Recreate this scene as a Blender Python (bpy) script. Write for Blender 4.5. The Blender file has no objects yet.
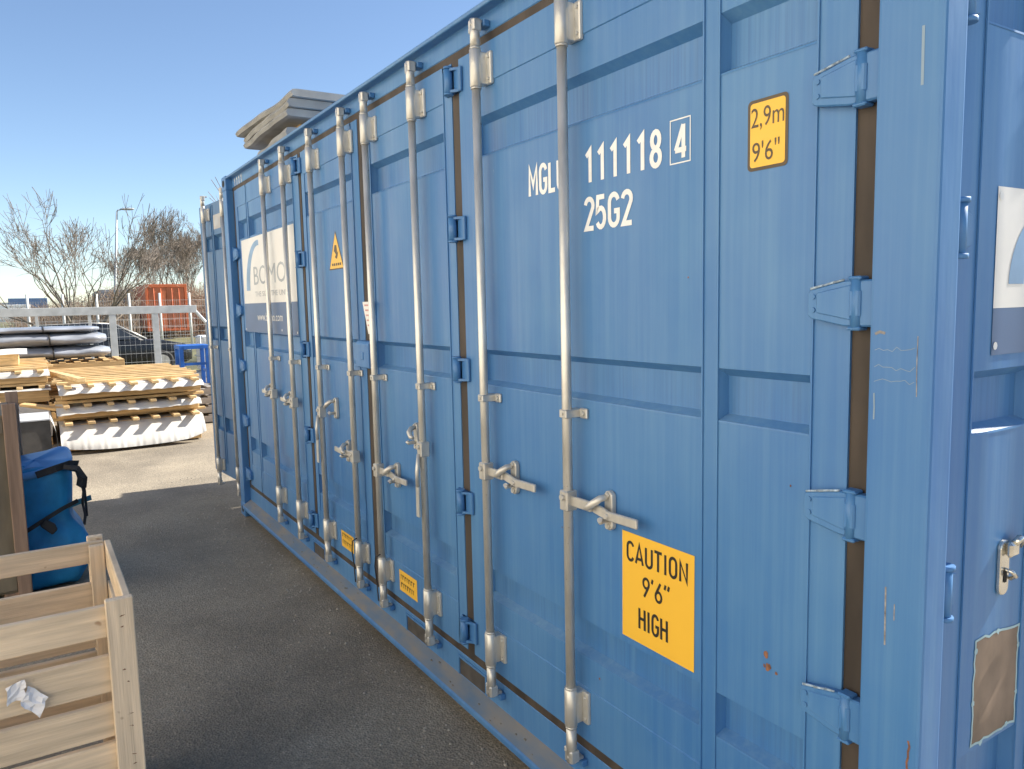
import bpy, bmesh, math, random
from mathutils import Vector, Matrix
R = math.radians
C = bpy.context.scene.collection
scn = bpy.context.scene
# ------------------------------------------------------------------ camera
cam = bpy.data.cameras.new('camera'); co = bpy.data.objects.new('camera', cam); C.objects.link(co)
cam.sensor_width = 36; cam.lens = 26.88; cam.clip_start = .05; cam.clip_end = 2000
yaw, pitch, roll = R(57.838), R(-6.1447), R(-1.2573)
fw = Vector((-math.sin(yaw)*math.cos(pitch), math.cos(yaw)*math.cos(pitch), math.sin(pitch)))
rt = Vector((math.cos(yaw), math.sin(yaw), 0)); up = rt.cross(fw)
r2 = rt*math.cos(roll)+up*math.sin(roll); u2 = -rt*math.sin(roll)+up*math.cos(roll)
m = Matrix((r2, u2, -fw)).transposed().to_4x4(); m.translation = Vector((.8110, -1.4721, 1.8035))
co.matrix_world = m
scn.camera = co
# ------------------------------------------------------------------ sky, sun, exposure
SUN_EL, SUN_AZ = 40.0, 5.5
w = bpy.data.worlds.new('World'); scn.world = w; w.use_nodes = True
nt = w.node_tree; bg = nt.nodes['Background']
sky = nt.nodes.new('ShaderNodeTexSky'); sky.sky_type = 'NISHITA'; sky.sun_disc = False
sky.sun_elevation = R(SUN_EL); sky.sun_rotation = R(SUN_AZ); sky.air_density = 1.0; sky.dust_density = 0.4; sky.ozone_density = 2.2
sky.altitude = 1200
nt.links.new(sky.outputs[0], bg.inputs[0]); bg.inputs[1].default_value = .068
sl = bpy.data.lights.new('sun', 'SUN'); so = bpy.data.objects.new('sun', sl); C.objects.link(so)
sl.energy = 3.8; sl.angle = R(.5); sl.color = (1, .93, .82)
sd = Vector((math.sin(R(SUN_AZ))*math.cos(R(SUN_EL)), math.cos(R(SUN_AZ))*math.cos(R(SUN_EL)), math.sin(R(SUN_EL))))
so.rotation_euler = sd.to_track_quat('Z', 'Y').to_euler()
so.location = (0, 20, 20)
scn.view_settings.view_transform = 'Standard'; scn.view_settings.look = 'None'
scn.view_settings.exposure = 1.5; scn.view_settings.gamma = 1; scn.view_settings.use_curve_mapping = False
scn.render.resolution_x = 1024; scn.render.resolution_y = 769
rnd = random.Random(7)
# ------------------------------------------------------------------ materials
def mat(name, col, rough=.5, metal=0, var=.12, vscale=(6, 6, 6), col2=None, bump=0, bscale=(60, 60, 60), spec=.5, detail=6, speck=None, trans=0, perobj=0):
    M = bpy.data.materials.new(name); M.use_nodes = True; t = M.node_tree; b = t.nodes['Principled BSDF']
    b.inputs['Roughness'].default_value = rough; b.inputs['Metallic'].default_value = metal
    b.inputs['Specular IOR Level'].default_value = spec
    tc = t.nodes.new('ShaderNodeTexCoord')
    def noise(sc, det, vec=None):
        mp = t.nodes.new('ShaderNodeMapping'); mp.inputs['Scale'].default_value = sc
        t.links.new(tc.outputs['Object'], mp.inputs['Vector'])
        if perobj:
            oi = t.nodes.new('ShaderNodeObjectInfo'); cb = t.nodes.new('ShaderNodeVectorMath'); cb.operation = 'SCALE'
            cb.inputs[0].default_value = (37, 17, 53); t.links.new(oi.outputs['Random'], cb.inputs['Scale'])
            t.links.new(cb.outputs[0], mp.inputs['Location'])
        n = t.nodes.new('ShaderNodeTexNoise'); n.inputs['Scale'].default_value = 1; n.inputs['Detail'].default_value = det
        t.links.new(mp.outputs[0], n.inputs['Vector']); return n
    n = noise(vscale, detail)
    rp = t.nodes.new('ShaderNodeValToRGB')
    c2 = col2 if col2 else tuple(min(1, c*(1+var*1.6)) for c in col)
    c1 = tuple(c*(1-var*1.6) for c in col) if not col2 else col
    rp.color_ramp.elements[0].color = (*c1, 1); rp.color_ramp.elements[1].color = (*c2, 1)
    rp.color_ramp.elements[0].position = .3; rp.color_ramp.elements[1].position = .7
    t.links.new(n.outputs['Fac'], rp.inputs[0])
    out = rp.outputs[0]
    if speck:     # (scale, colour, threshold low, high)
        n2 = noise((speck[0],)*3, 2)
        r3 = t.nodes.new('ShaderNodeValToRGB'); r3.color_ramp.elements[0].position = speck[2]; r3.color_ramp.elements[1].position = speck[3]
        t.links.new(n2.outputs['Fac'], r3.inputs[0])
        mx = t.nodes.new('ShaderNodeMix'); mx.data_type = 'RGBA'
        t.links.new(r3.outputs[0], mx.inputs['Factor']); t.links.new(out, mx.inputs[6]); mx.inputs[7].default_value = (*speck[1], 1)
        out = mx.outputs[2]
    if perobj:
        oi = t.nodes.new('ShaderNodeObjectInfo'); mr = t.nodes.new('ShaderNodeMapRange')
        mr.inputs['To Min'].default_value = 1-perobj; mr.inputs['To Max'].default_value = 1+perobj
        t.links.new(oi.outputs['Random'], mr.inputs['Value'])
        hs = t.nodes.new('ShaderNodeHueSaturation'); t.links.new(mr.outputs[0], hs.inputs['Value']); t.links.new(out, hs.inputs['Color'])
        out = hs.outputs[0]
    t.links.new(out, b.inputs['Base Color'])
    if bump:
        n3 = noise(bscale, 4); bp = t.nodes.new('ShaderNodeBump'); bp.inputs['Strength'].default_value = bump; bp.inputs['Distance'].default_value = .01
        t.links.new(n3.outputs['Fac'], bp.inputs['Height']); t.links.new(bp.outputs[0], b.inputs['Normal'])
    if trans:
        b.inputs['Transmission Weight'].default_value = trans
    return M
def paint_blue(name, base, pale, streak=.55, drip=0):
    """chalky container paint: broad fading, fine vertical streaks, slight grime"""
    M = bpy.data.materials.new(name); M.use_nodes = True; t = M.node_tree; b = t.nodes['Principled BSDF']
    tc = t.nodes.new('ShaderNodeTexCoord')
    def noise(sc, det, rough=.5):
        mp = t.nodes.new('ShaderNodeMapping'); mp.inputs['Scale'].default_value = sc
        t.links.new(tc.outputs['Object'], mp.inputs['Vector'])
        n = t.nodes.new('ShaderNodeTexNoise'); n.inputs['Scale'].default_value = 1; n.inputs['Detail'].default_value = det; n.inputs['Roughness'].default_value = rough
        t.links.new(mp.outputs[0], n.inputs['Vector']); return n
    def ramp(n, a, c, p0, p1):
        r = t.nodes.new('ShaderNodeValToRGB'); r.color_ramp.elements[0].color = (a, a, a, 1); r.color_ramp.elements[1].color = (c, c, c, 1)
        r.color_ramp.elements[0].position = p0; r.color_ramp.elements[1].position = p1; t.links.new(n.outputs['Fac'], r.inputs[0]); return r
    a = ramp(noise((1.3, 1.3, .9), 5, .6), 0, .75, .35, .7)
    s = ramp(noise((38, 38, .8), 6, .65), 0, .55, .42, .75)
    for e_ in s.color_ramp.elements: e_.color = (*[min(e_.color[0], streak)]*3, 1)
    add = t.nodes.new('ShaderNodeMath'); add.operation = 'ADD'; add.use_clamp = True
    t.links.new(a.outputs[0], add.inputs[0]); t.links.new(s.outputs[0], add.inputs[1])
    mx = t.nodes.new('ShaderNodeMix'); mx.data_type = 'RGBA'; mx.inputs[6].default_value = (*base, 1); mx.inputs[7].default_value = (*pale, 1)
    t.links.new(add.outputs[0], mx.inputs['Factor'])
    g = ramp(noise((120, 120, 3), 3), 0, 1, .66, .8)
    g2 = ramp(noise((4, 4, 2), 3), 0, .35, .5, .7)
    mul = t.nodes.new('ShaderNodeMath'); mul.operation = 'MULTIPLY'; t.links.new(g.outputs[0], mul.inputs[0]); t.links.new(g2.outputs[0], mul.inputs[1])
    m2 = t.nodes.new('ShaderNodeMix'); m2.data_type = 'RGBA'; t.links.new(mx.outputs[2], m2.inputs[6]); m2.inputs[7].default_value = (.06, .10, .16, 1)
    t.links.new(mul.outputs[0], m2.inputs['Factor'])
    out = m2.outputs[2]
    if drip:                                    # fine dirty run-off lines
        d_ = ramp(noise((110, 110, 1.6), 5, .7), 0, drip, .42, .72)
        m3 = t.nodes.new('ShaderNodeMix'); m3.data_type = 'RGBA'; t.links.new(d_.outputs[0], m3.inputs['Factor']); t.links.new(out, m3.inputs[6]); m3.inputs[7].default_value = (.035, .10, .26, 1); out = m3.outputs[2]
    sp = ramp(noise((26, 26, 26), 5, .7), 0, .5, .70, .78)     # small scuffed chalk patches
    sp2 = ramp(noise((2.2, 2.2, 1.4), 2), 0, 1, .52, .66)
    ml = t.nodes.new('ShaderNodeMath'); ml.operation = 'MULTIPLY'; t.links.new(sp.outputs[0], ml.inputs[0]); t.links.new(sp2.outputs[0], ml.inputs[1])
    m4 = t.nodes.new('ShaderNodeMix'); m4.data_type = 'RGBA'; t.links.new(ml.outputs[0], m4.inputs['Factor']); t.links.new(out, m4.inputs[6]); m4.inputs[7].default_value = (.22, .34, .46, 1); out = m4.outputs[2]
    t.links.new(out, b.inputs['Base Color'])
    rr = ramp(noise((5, 5, 1.5), 4), .36, .56, .3, .7); t.links.new(rr.outputs[0], b.inputs['Roughness'])
    bp = t.nodes.new('ShaderNodeBump'); bp.inputs['Strength'].default_value = .14; bp.inputs['Distance'].default_value = .03
    nb = noise((6, 6, 1.8), 4); t.links.new(nb.outputs['Fac'], bp.inputs['Height']); t.links.new(bp.outputs[0], b.inputs['Normal'])
    return M
BLUE = paint_blue('blue_container_paint', (.042, .161, .405), (.095, .240, .450))
BLUED = paint_blue('streaked_blue_paint', (.042, .161, .405), (.095, .240, .450), .55, .38)
BLUEL = paint_blue('lit_blue_ledge_paint', (.07, .20, .43), (.16, .305, .47))  # paler blue paints light onto the lower ledges of the recessed bands
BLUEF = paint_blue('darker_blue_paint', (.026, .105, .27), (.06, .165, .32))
GALV = mat('galvanised_steel', (.64, .625, .58), .36, .55, .14, (14, 14, 5), bump=.08, speck=(45, (.36, .28, .20), .70, .80))
GALVD = mat('dull_zinc', (.60, .58, .53), .42, .5, .12, (14, 14, 6))
RUB = mat('brown_black_rubber', (.055, .042, .032), .7, 0, .25, (12, 12, 3))
DARK = mat('hole_shade', (.02, .02, .02), .9)  # near-black painted flat for the shade inside holes and slots
YEL = mat('yellow_vinyl', (.86, .50, .05), .4, 0, .03, (3, 3, 3))
INK = mat('black_ink', (.022, .02, .018), .5)
SIGNB = mat('sign_border', (.09, .065, .035), .5)
WHITEV = mat('white_vinyl', (.78, .77, .74), .45, 0, .04, (4, 4, 4))
LET = mat('white_lettering', (.80, .81, .80), .5, 0, .04, (30, 30, 30))
NAVY = mat('slate_blue_vinyl', (.085, .15, .29), .45, 0, .05, (4, 4, 4))
LOGOB = mat('pale_blue_print', (.22, .36, .55), .5)
GREYP = mat('grey_print', (.40, .43, .46), .5)
PINK = mat('faded_red_print', (.60, .30, .28), .5)
RUST = mat('rust', (.22, .10, .055), .8, 0, .3, (60, 60, 60))
BROWNP = mat('bare_brown_primer', (.23, .17, .125), .65, 0, .22, (9, 9, 6))
PALES = mat('scuffed_pale_paint', (.24, .33, .42), .7)
CHROME = mat('worn_chrome', (.68, .66, .60), .22, .9, .08, (30, 30, 30))
PINE = mat('fresh_pine', (.68, .535, .37), .65, 0, .13, (7, 3, 46), bump=.2, bscale=(12, 6, 190), perobj=.09, speck=(13, (.34, .21, .12), .715, .75))
PINEX = mat('fresh_pine_upright', (.70, .56, .40), .65, 0, .13, (46, 46, 2.6), bump=.2, bscale=(190, 190, 6), perobj=.09, speck=(13, (.34, .21, .12), .715, .75))
TIMB = mat('construction_timber', (.50, .33, .15), .7, 0, .18, (4, 3, 40), perobj=.14)
BATT = mat('batten_timber', (.62, .44, .22), .7, 0, .16, (6, 6, 30), perobj=.16)
MEMB = mat('white_membrane', (.60, .59, .56), .6, 0, .05, (3, 3, 3))
WRAP = mat('grey_plastic_wrap', (.27, .29, .33), .25, 0, .25, (3, 2, 8), bump=.9, bscale=(9, 5, 24))
WRAPL = mat('pale_plastic_wrap', (.55, .56, .57), .3, 0, .15, (4, 3, 8), bump=.5, bscale=(8, 6, 16))
OLDW = mat('old_plywood', (.15, .125, .085), .7, 0, .25, (3, 8, 2))
OLDB = mat('weathered_board', (.30, .20, .14), .75, 0, .2, (30, 30, 2))
BAGB = mat('blue_bag_fabric', (.018, .25, .52), .55, 0, .2, (5, 5, 5), bump=.7, bscale=(14, 14, 7))
BAGL = mat('pale_blue_lid', (.12, .34, .66), .4, 0, .06)
STRAP = mat('black_webbing', (.022, .022, .024), .6)
PAPER = mat('paper', (.80, .79, .80), .6, 0, .03)
GREYS = mat('fibre_cement_sheet', (.30, .30, .285), .8, 0, .14, (5, 5, 5), bump=.2, bscale=(14, 14, 14))
FGALV = mat('fence_zinc', (.50, .52, .52), .5, .3, .08)
WPOST = mat('white_post_paint', (.76, .76, .73), .5)
TRB = mat('blue_trestle_paint', (.02, .12, .45), .4)
CARP = mat('black_car_paint', (.012, .014, .017), .25, .0, .05, spec=.5)
GLASS = mat('dark_car_glass', (.03, .035, .04), .08, 0, .02, spec=.8)
TYRE = mat('tyre_rubber', (.025, .025, .025), .8)
ORANGE = mat('orange_steel', (.70, .17, .06), .55, 0, .1, (2, 2, 2))
ORANGED = mat('faded_orange_steel', (.66, .19, .08), .65, 0, .12, (2, 2, 2))
GREYC = mat('grey_steel', (.36, .38, .39), .6, 0, .08)
BARK = mat('bark', (.20, .165, .13), .9, 0, .2, (6, 6, 3))
TWIG = mat('twig', (.27, .225, .185), .9, 0, .2)
BRUSH = mat('brown_brush', (.27, .20, .145), .9, 0, .25)
IBCW = mat('milky_plastic', (.68, .69, .68), .45, 0, .04)
BLDG = mat('distant_render', (.50, .52, .54), .7, 0, .05, (.3, .3, .3))
WIND = mat('distant_window', (.10, .12, .15), .15)
CWOOD = mat('container_floor', (.2, .14, .08), .7)

def ground_mat():
    M = bpy.data.materials.new('asphalt'); M.use_nodes = True; t = M.node_tree; b = t.nodes['Principled BSDF']
    tc = t.nodes.new('ShaderNodeTexCoord')
    def noise(s, d, r=.5):
        n = t.nodes.new('ShaderNodeTexNoise'); n.inputs['Scale'].default_value = s; n.inputs['Detail'].default_value = d; n.inputs['Roughness'].default_value = r
        t.links.new(tc.outputs['Object'], n.inputs['Vector']); return n
    def ramp(n, cs, out='Fac'):
        r = t.nodes.new('ShaderNodeValToRGB'); e = r.color_ramp.elements
        e[0].position, e[0].color = cs[0][0], (*cs[0][1], 1); e[1].position, e[1].color = cs[-1][0], (*cs[-1][1], 1)
        for p, c in cs[1:-1]:
            x = e.new(p); x.color = (*c, 1)
        t.links.new(n.outputs[out], r.inputs[0]); return r
    base = ramp(noise(1.1, 6, .65), [(.3, (.28, .245, .192)), (.5, (.322, .282, .222)), (.72, (.375, .33, .262))])
    v = t.nodes.new('ShaderNodeTexVoronoi'); v.inputs['Scale'].default_value = 95; t.links.new(tc.outputs['Object'], v.inputs['Vector'])
    agg = ramp(v, [(.0, (.45, .45, .45)), (.5, (.72, .7, .66)), (.8, (1.0, .98, .94)), (1, (1.35, 1.3, 1.2))], 'Color')
    mx = t.nodes.new('ShaderNodeMix'); mx.data_type = 'RGBA'; mx.blend_type = 'MULTIPLY'; mx.inputs['Factor'].default_value = .7
    t.links.new(base.outputs[0], mx.inputs[6]); t.links.new(agg.outputs[0], mx.inputs[7])
    pa = ramp(noise(.55, 3, .55), [(.36, (.74, .74, .75)), (.5, (1, 1, 1)), (.66, (1.12, 1.11, 1.08))])
    m0 = t.nodes.new('ShaderNodeMix'); m0.data_type = 'RGBA'; m0.blend_type = 'MULTIPLY'; m0.inputs['Factor'].default_value = 1
    t.links.new(mx.outputs[2], m0.inputs[6]); t.links.new(pa.outputs[0], m0.inputs[7]); mx = m0
    vc = t.nodes.new('ShaderNodeTexVoronoi'); vc.feature = 'DISTANCE_TO_EDGE'; vc.inputs['Scale'].default_value = .42
    wv = noise(2.2, 4); av = t.nodes.new('ShaderNodeMix'); av.data_type = 'VECTOR'; av.inputs['Factor'].default_value = .16
    t.links.new(tc.outputs['Object'], av.inputs[4]); t.links.new(wv.outputs['Color'], av.inputs[5]); t.links.new(av.outputs[1], vc.inputs['Vector'])
    cr = ramp(vc, [(.0, (.35, .34, .32)), (.004, (.6, .6, .6)), (.008, (1, 1, 1))], 'Distance')
    m00 = t.nodes.new('ShaderNodeMix'); m00.data_type = 'RGBA'; m00.blend_type = 'MULTIPLY'; m00.inputs['Factor'].default_value = .16
    t.links.new(mx.outputs[2], m00.inputs[6]); t.links.new(cr.outputs[0], m00.inputs[7]); mx = m00
    st = ramp(noise(22, 3), [(.70, (0, 0, 0)), (.80, (1, 1, 1))])
    m2 = t.nodes.new('ShaderNodeMix'); m2.data_type = 'RGBA'; t.links.new(st.outputs[0], m2.inputs['Factor'])
    t.links.new(mx.outputs[2], m2.inputs[6]); m2.inputs[7].default_value = (.46, .41, .33, 1)
    t.links.new(m2.outputs[2], b.inputs['Base Color']); b.inputs['Roughness'].default_value = .85
    bp = t.nodes.new('ShaderNodeBump'); bp.inputs['Strength'].default_value = .55; bp.inputs['Distance'].default_value = .006
    t.links.new(v.outputs['Distance'], bp.inputs['Height']); t.links.new(bp.outputs[0], b.inputs['Normal'])
    return M
ASPH = ground_mat()
GRASS = mat('dry_grass', (.15, .145, .07), .9, 0, .3, (.8, .8, .8), bump=.6, bscale=(9, 9, 9))
# ------------------------------------------------------------------ helpers
class MB:
    def __init__(s): s.v = []; s.f = []; s.sm = []; s.mi = []; s.cur = 0
    def poly(s, pts, smooth=False):
        i = len(s.v); s.v += [tuple(p) for p in pts]; s.f.append(tuple(range(i, i+len(pts)))); s.sm.append(smooth); s.mi.append(s.cur)
    def add_bm(s, bm, smooth=False):
        i = len(s.v); bm.verts.ensure_lookup_table(); bm.verts.index_update()
        s.v += [tuple(v.co) for v in bm.verts]
        for f in bm.faces: s.f.append(tuple(i+v.index for v in f.verts)); s.sm.append(smooth); s.mi.append(s.cur)
        bm.free()
    def box(s, x0, x1, y0, y1, z0, z1, bev=0, M=None, seg=1):
        bm = bmesh.new(); bmesh.ops.create_cube(bm, size=1)
        for v in bm.verts: v.co = Vector(((x0+x1)/2+v.co.x*(x1-x0), (y0+y1)/2+v.co.y*(y1-y0), (z0+z1)/2+v.co.z*(z1-z0)))
        if bev: bmesh.ops.bevel(bm, geom=bm.edges[:], offset=bev, segments=seg, affect='EDGES', profile=.6)
        if M: bmesh.ops.transform(bm, matrix=M, verts=bm.verts)
        s.add_bm(bm)
    def prism(s, pts, axis, a, b, bev=0):
        """extrude a 2D polygon along an axis; pts are the two other coordinates in order"""
        def P(p, t):
            q = list(p); q.insert(axis, t); return Vector(q)
        bm = bmesh.new(); A = [bm.verts.new(P(p, a)) for p in pts]; B = [bm.verts.new(P(p, b)) for p in pts]
        bm.faces.new(A[::-1]); bm.faces.new(B); n = len(pts)
        for i in range(n): bm.faces.new((A[i], A[(i+1) % n], B[(i+1) % n], B[i]))
        bmesh.ops.recalc_face_normals(bm, faces=bm.faces)
        if bev: bmesh.ops.bevel(bm, geom=bm.edges[:], offset=bev, segments=1, affect='EDGES')
        s.add_bm(bm)
    def tube(s, path, rad, n=8, cap=True, smooth=True):
        path = [Vector(p) for p in path]; rad = rad if isinstance(rad, (list, tuple)) else [rad]*len(path)
        i0 = len(s.v); ref = None
        for k, p in enumerate(path):
            d = (path[min(k+1, len(path)-1)]-path[max(k-1, 0)]).normalized()
            if ref is None: ref = d.orthogonal().normalized()
            a = (ref-d*ref.dot(d)); a = a.normalized() if a.length > 1e-6 else d.orthogonal().normalized(); ref = a; b = d.cross(a)
            for j in range(n):
                t = 2*math.pi*j/n; s.v.append(tuple(p+(a*math.cos(t)+b*math.sin(t))*rad[k]))
        for k in range(len(path)-1):
            for j in range(n):
                s.f.append((i0+k*n+j, i0+k*n+(j+1) % n, i0+(k+1)*n+(j+1) % n, i0+(k+1)*n+j)); s.sm.append(smooth); s.mi.append(s.cur)
        if cap:
            s.f.append(tuple(i0+j for j in range(n))[::-1]); s.sm.append(False); s.mi.append(s.cur)
            k = i0+(len(path)-1)*n; s.f.append(tuple(k+j for j in range(n))); s.sm.append(False); s.mi.append(s.cur)
    def cyl(s, p, q, r, n=14): s.tube([p, q], r, n)
    def grid(s, fn, nu, nv, smooth=True):
        i0 = len(s.v)
        for a in range(nu+1):
            for b in range(nv+1): s.v.append(tuple(fn(a/nu, b/nv)))
        for a in range(nu):
            for b in range(nv):
                k = i0+a*(nv+1)+b; s.f.append((k, k+nv+1, k+nv+2, k+1)); s.sm.append(smooth); s.mi.append(s.cur)
    def loft(s, rings, closed_ends=True, smooth=True):
        i0 = len(s.v); n = len(rings[0])
        for r in rings: s.v += [tuple(p) for p in r]
        for k in range(len(rings)-1):
            for j in range(n):
                s.f.append((i0+k*n+j, i0+k*n+(j+1) % n, i0+(k+1)*n+(j+1) % n, i0+(k+1)*n+j)); s.sm.append(smooth); s.mi.append(s.cur)
        if closed_ends:
            s.f.append(tuple(i0+j for j in range(n))[::-1]); s.sm.append(False); s.mi.append(s.cur)
            k = i0+(len(rings)-1)*n; s.f.append(tuple(k+j for j in range(n))); s.sm.append(False); s.mi.append(s.cur)
    def build(s, name, mats, parent=None, loc=(0, 0, 0), rot=(0, 0, 0)):
        me = bpy.data.meshes.new(name); me.from_pydata(s.v, [], s.f)
        for i, p in enumerate(me.polygons): p.use_smooth = s.sm[i]; p.material_index = s.mi[i]
        for mm in (mats if isinstance(mats, (list, tuple)) else [mats]): me.materials.append(mm)
        bm = bmesh.new(); bm.from_mesh(me); bmesh.ops.recalc_face_normals(bm, faces=bm.faces); bm.to_mesh(me); bm.free()
        me.update(); o = bpy.data.objects.new(name, me); C.objects.link(o); o.location = loc; o.rotation_euler = rot
        if parent: o.parent = parent
        return o
def tag(o, label=None, cat=None, group=None, kind=None):
    if label: o['label'] = label
    if cat: o['category'] = cat
    if group: o['group'] = group
    if kind: o['kind'] = kind
    return o
def thing(name, label, cat, loc=(0, 0, 0), rz=0, group=None):
    o = bpy.data.objects.new(name, None); C.objects.link(o); o.empty_display_size = .2
    o.location = loc; o.rotation_euler = (0, 0, rz); return tag(o, label, cat, group)
def kids(o): return [c for c in bpy.data.objects if c.parent == o]
def copy_tree(o, parent=None):
    c = o.copy(); C.objects.link(c)
    if parent: c.parent = parent
    for ch in kids(o): copy_tree(ch, c)
    return c
# ---- lettering: stroke glyphs in a unit-high box
def arc(cx, cy, rx, ry, a0, a1, n=10):
    return [(cx+rx*math.cos(R(a0+(a1-a0)*i/n)), cy+ry*math.sin(R(a0+(a1-a0)*i/n))) for i in range(n+1)]
G = {
 '1': (.30, [[(.04, .80), (.2, .96), (.2, 0)]]),
 '2': (.46, [arc(.23, .75, .19, .21, 170, -20, 10)+[(.07, .04), (.44, .04)]]),
 '4': (.50, [[(.36, 0), (.36, .97)], [(.355, .96), (.05, .24)], [(.03, .24), (.48, .24)]]),
 '5': (.46, [[(.40, .96), (.09, .96), (.06, .54)]+arc(.22, .33, .19, .29, 125, -150, 12)]),
 '6': (.48, [arc(.24, .28, .19, .24, 0, 360, 16), [(.37, .96), (.055, .36)]]),
 '8': (.48, [arc(.24, .26, .19, .22, 0, 360, 16), arc(.24, .73, .165, .22, 0, 360, 16)]),
 '9': (.48, [arc(.24, .68, .19, .24, 0, 360, 16), [(.425, .6), (.11, 0)]]),
 'M': (.62, [[(.06, 0), (.06, .96), (.31, .35), (.56, .96), (.56, 0)]]),
 'G': (.52, [arc(.27, .72, .20, .24, 15, 180, 9)+arc(.27, .28, .20, .24, 180, 360, 9)+[(.47, .46), (.28, .46)]]),
 'L': (.44, [[(.07, .97), (.07, .04), (.42, .04)]]),
 'U': (.52, [[(.07, .97)]+arc(.265, .25, .195, .22, 180, 360, 10)+[(.46, .97)]]),
 'C': (.50, [arc(.26, .72, .20, .24, 15, 180, 9)+arc(.26, .28, .20, .24, 180, 345, 9)]),
 'A': (.54, [[(.03, 0), (.27, .97), (.51, 0)], [(.11, .26), (.43, .26)]]),
 'T': (.48, [[(.0, .955), (.48, .955)], [(.24, .92), (.24, 0)]]),
 'I': (.22, [[(.11, .97), (.11, 0)]]),
 'O': (.52, [arc(.26, .72, .195, .24, 0, 180, 9)+arc(.26, .28, .195, .24, 180, 360, 9)+[(.455, .72)]]),
 'N': (.54, [[(.07, 0), (.07, .93), (.47, .04), (.47, .97)]]),
 'H': (.54, [[(.07, 0), (.07, .97)], [(.47, 0), (.47, .97)], [(.1, .5), (.44, .5)]]),
 "'": (.14, [[(.10, 1.0), (.04, .78)]]),
 '"': (.40, [[(.12, 1.0), (.05, .76)], [(.34, 1.0), (.27, .76)]]),
 ' ': (.3, []),
}
def text_w(s, gap=.11): return sum(G[c][0]+gap for c in s)-gap
def ribbon(mb, pts, h, P, d):
    n = len(pts); pts = [Vector(p) for p in pts]; L = []; Rr = []
    closed = (pts[0]-pts[-1]).length < 1e-3
    for i in range(n):
        a = pts[i-1] if i else (pts[-2] if closed else None); b = pts[i+1] if i < n-1 else (pts[1] if closed else None)
        d0 = (pts[i]-a).normalized() if a is not None else (b-pts[i]).normalized()
        d1 = (b-pts[i]).normalized() if b is not None else d0
        t = (d0+d1); t = t.normalized() if t.length > .2 else d0
        nr = Vector((-t.y, t.x)); k = h/max(.42, abs(nr.dot(Vector((-d0.y, d0.x)))))
        L.append(pts[i]+nr*k); Rr.append(pts[i]-nr*k)
    for i in range(n-1):
        mb.poly([P(L[i], d), P(Rr[i], d), P(Rr[i+1], d), P(L[i+1], d)])
def letters(mb, s, u0, v0, height, stroke, P, width=None, gap=.11):
    """write s with lower left corner (u0,v0); P maps (u,v),depth to space"""
    k = height if width is None else width/text_w(s, gap); u = u0
    for ch in s:
        wdt, st = G[ch]
        for j, pl in enumerate(st):
            ribbon(mb, [(u+x*k, v0+y*height) for x, y in pl], stroke/2, P, .0002*j)
        u += (wdt+gap)*k
def font_text(s, size, P, width=None, mb=None):
    cu = bpy.data.curves.new('t', 'FONT'); cu.body = s; cu.size = size; cu.resolution_u = 3
    o = bpy.data.objects.new('t', cu); C.objects.link(o)
    dg = bpy.context.evaluated_depsgraph_get(); me = bpy.data.meshes.new_from_object(o.evaluated_get(dg))
    xs = [v.co.x for v in me.vertices]; x0, x1 = min(xs), max(xs); k = (width/(x1-x0)) if width else 1
    i0 = len(mb.v); mb.v += [tuple(P(((v.co.x-x0)*k, v.co.y), 0)) for v in me.vertices]
    for p in me.polygons: mb.f.append(tuple(i0+i for i in p.vertices)); mb.sm.append(False); mb.mi.append(mb.cur)
    bpy.data.objects.remove(o); bpy.data.curves.remove(cu); bpy.data.meshes.remove(me)
def blob(mb, cx, cy, r, P, n=9, sx=1, sy=1, rs=None):
    rs = rs or rnd
    mb.poly([P((cx+sx*r*(.6+.6*rs.random())*math.cos(2*math.pi*i/n), cy+sy*r*(.6+.6*rs.random())*math.sin(2*math.pi*i/n)), 0) for i in range(n)])
# ------------------------------------------------------------------ ground
g = MB(); g.poly([(-700, -700, 0), (700, -700, 0), (700, 700, 0), (-700, 700, 0)])
tag(g.build('ground', ASPH), kind='structure')
g = MB(); g.poly([(-600, -300, .004), (-23, -300, .004), (-21.5, 300, .004), (-600, 300, .004)])
tag(g.build('grass_field', GRASS), kind='structure')
gb = MB(); rs = random.Random(41)
for i in range(560):
    x = rs.uniform(-8, .5); y = -abs(rs.gauss(0, .30))-.01 if i < 360 else rs.uniform(-4, -.1); q = rs.uniform(.002, .0065)*(1.3 if i < 360 else 1)
    a = rs.uniform(0, 3); pts = [(x+q*(.7+.6*rs.random())*math.cos(a+k*1.257), y+q*(.7+.6*rs.random())*math.sin(a+k*1.257)) for k in range(5)]
    top = [(px_*.6+x*.4, py_*.6+y*.4, q*.9) for px_, py_ in pts]; bot = [(px_, py_, -.001) for px_, py_ in pts]
    gb.poly(top)
    for k in range(5): gb.poly([bot[k], bot[(k+1) % 5], top[(k+1) % 5], top[k]])
tag(gb.build('loose_gravel', mat('gravel', (.22, .20, .17), .9, 0, .3, (40, 40, 4), col2=(.45, .42, .36))), 'scattered grey grit and small stones on the asphalt along the container', 'gravel', kind='stuff')
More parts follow.
